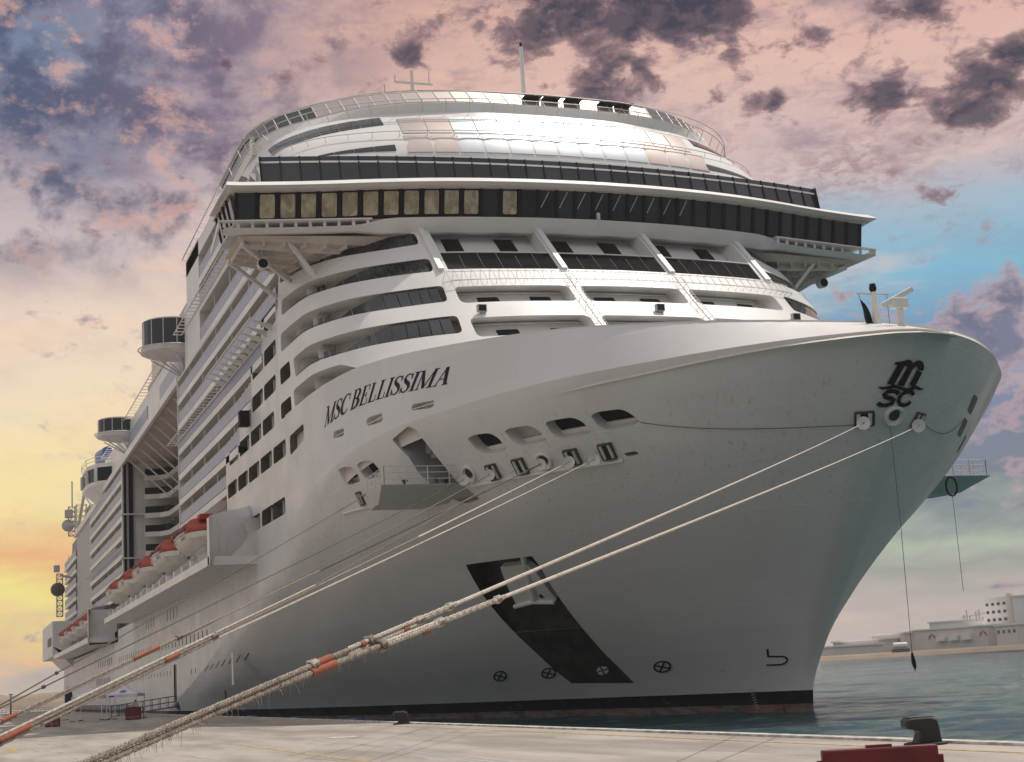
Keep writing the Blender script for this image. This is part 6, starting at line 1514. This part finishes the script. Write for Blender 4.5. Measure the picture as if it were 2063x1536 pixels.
R2.knot(r2, .951, .036, .14, 'rope'); R2.knot(r2, .9715, .046, .08, 'oldrope'); R2.knot(r2, .926, .034, .1, 'rope'); R2.sleeve(r2, .9855, .9920, .036); R2.sleeve(r2, .9555, .957, .034, (0, 0, -.03))
R2.fuzz('frayed_fibres', r2, .95, 1.0, 130, .03, .08); guard(r2, A2, M2, .012, .34)
mb = MB(); fuzz(mb, R1.p(.882)+low, R1.p(.99)+low, 0, 1, 700, .025, .06); mb.build('frayed_fibres', 'oldrope', r2)
# breast lines
def breast(u, v, E, ext, label, r=(.02, .022), mats=('rope', 'oldrope'), fine_from=.7, sleeves=(), knots=(), fz_=0, gd=True, sag=.05, merge=None, thin=None):
    A = at(S1, u, v, .35)[0]; F = Vector(E)+(Vector(E)-A).normalized()*ext; t = rope_thing(label); ln = Line(A, F, sag)
    if merge:                                   # runs down to a knot on another line and then lies against it
        other, so, off = merge; K_ = other.p(so)+Vector(off); l1 = Line(A, K_, sag); plait(l1.cut(0, .72), r[0], mat=mats[0], parent=t, fine=False); plait(l1.cut(.718, 1.), r[0], .12, mat=mats[0], parent=t, step=.04)
        plait(other.cut(so, 1., off), r[1], .12, mat=mats[1], parent=t, name='heavy_line', step=.035); ln = other
        if gd: guard(t, A, K_, .006, .33)
        if fz_: other.fuzz('frayed_fibres', t, so, .98, fz_, r[1], .05)
    else:
        plait(ln.cut(0, fine_from), r[0], mat=mats[0], parent=t, fine=False); plait(ln.cut(fine_from-.002, 1.), r[1], .12, mat=mats[1], parent=t, name='heavy_line', step=.035)
        if gd: guard(t, A, F, .006, .33)
        if fz_: ln.fuzz('frayed_fibres', t, fine_from, .98, fz_, r[1], .05)
    for s0, s1 in sleeves: ln.sleeve(t, s0, s1, r[1]*1.4)
    for k in knots: ln.knot(t, k, r[1]*1.9, .22, 'oldrope')
    return ln
def dark_line(u, v, E, ext, label, gd):
    A = at(S1, u, v, .35)[0]; F = Vector(E)+(Vector(E)-A).normalized()*ext; t = rope_thing(label); ln = Line(A, F, .05); plait(ln.cut(0, 1.), .017, mat='darkrope', parent=t, fine=False)
    for k in (.86, .80): ln.knot(t, k, .03, .12, 'darkrope')
    if gd: guard(t, A, F, .006, .33)
dark_line(.5758, .8189, (40.79, -43.65, 3.04), 12, 'thin dark rope from the hindmost chock, topmost on the left', False)
dark_line(.3538, .79, (40.79, -43.65, 2.98), 12, 'thin dark rope second from the top on the left', True)
Lc = breast(.2471, .79, (50.79, -43.90, 2.80), 10, 'dark heavy rope from the larger round chock, orange sleeve before the left edge', (.034, .023), ('darkrope', 'oldrope'), .62, ((.776, .793), (.856, .863)), (.7613,))
breast(.314, .7878, None or (50.79, -43.90, 2.765), 10, 'grey rope that joins the dark heavy rope at a knot', (.017, .019), ('greyrope', 'oldrope'), knots=(), merge=(Lc, .7613, (0, 0, -.045)))
Le = breast(.2164, .784, (57.79, -44.07, 2.67), 8, 'white twisted rope from the middle square chock with an orange sleeve', (.026, .024), ('rope', 'oldrope'), .58, ((.8215, .829), (.886, .896)), (.8006,), 260)
breast(.1916, .7799, (57.79, -44.00, 2.60), 8, 'white rope from the foremost square chock, lowest of the breast lines', (.021, .024), ('rope', 'oldrope'), merge=(Le, .803, (0, 0, -.05)), fz_=260)
breast(.276, .788, (57.79, -44.12, 2.72), 8, 'pale thin rope running just above the two white breast lines', (.014, .018), ('greyrope', 'rope'), merge=(Le, .72, (0, 0, .045)), gd=False)
bollard((73.5, -48.6, QZ), 2.2, 'black bollard nearest the viewer, where the two bow ropes are made fast'); bollard((64.5, -46.5, QZ), 2.2, 'black bollard left of the viewer, where the breast ropes are made fast')

# ================================================================== AIR
hz = MB().ext(-1500, 400, -900, 1300, -9, 90).build('haze', None); hz['kind'] = 'stuff'
hm = bpy.data.materials.new('haze'); hm.use_nodes = True; ht = NT(hm.node_tree); ht.n.clear()
pv = ht.node('ShaderNodeVolumePrincipled'); pv.inputs['Density'].default_value = .00022; pv.inputs['Color'].default_value = (.92, .88, .86, 1); pv.inputs['Anisotropy'].default_value = .3
ho = ht.node('ShaderNodeOutputMaterial'); ht.l.new(pv.outputs[0], ho.inputs['Volume']); hz.data.materials.append(hm)
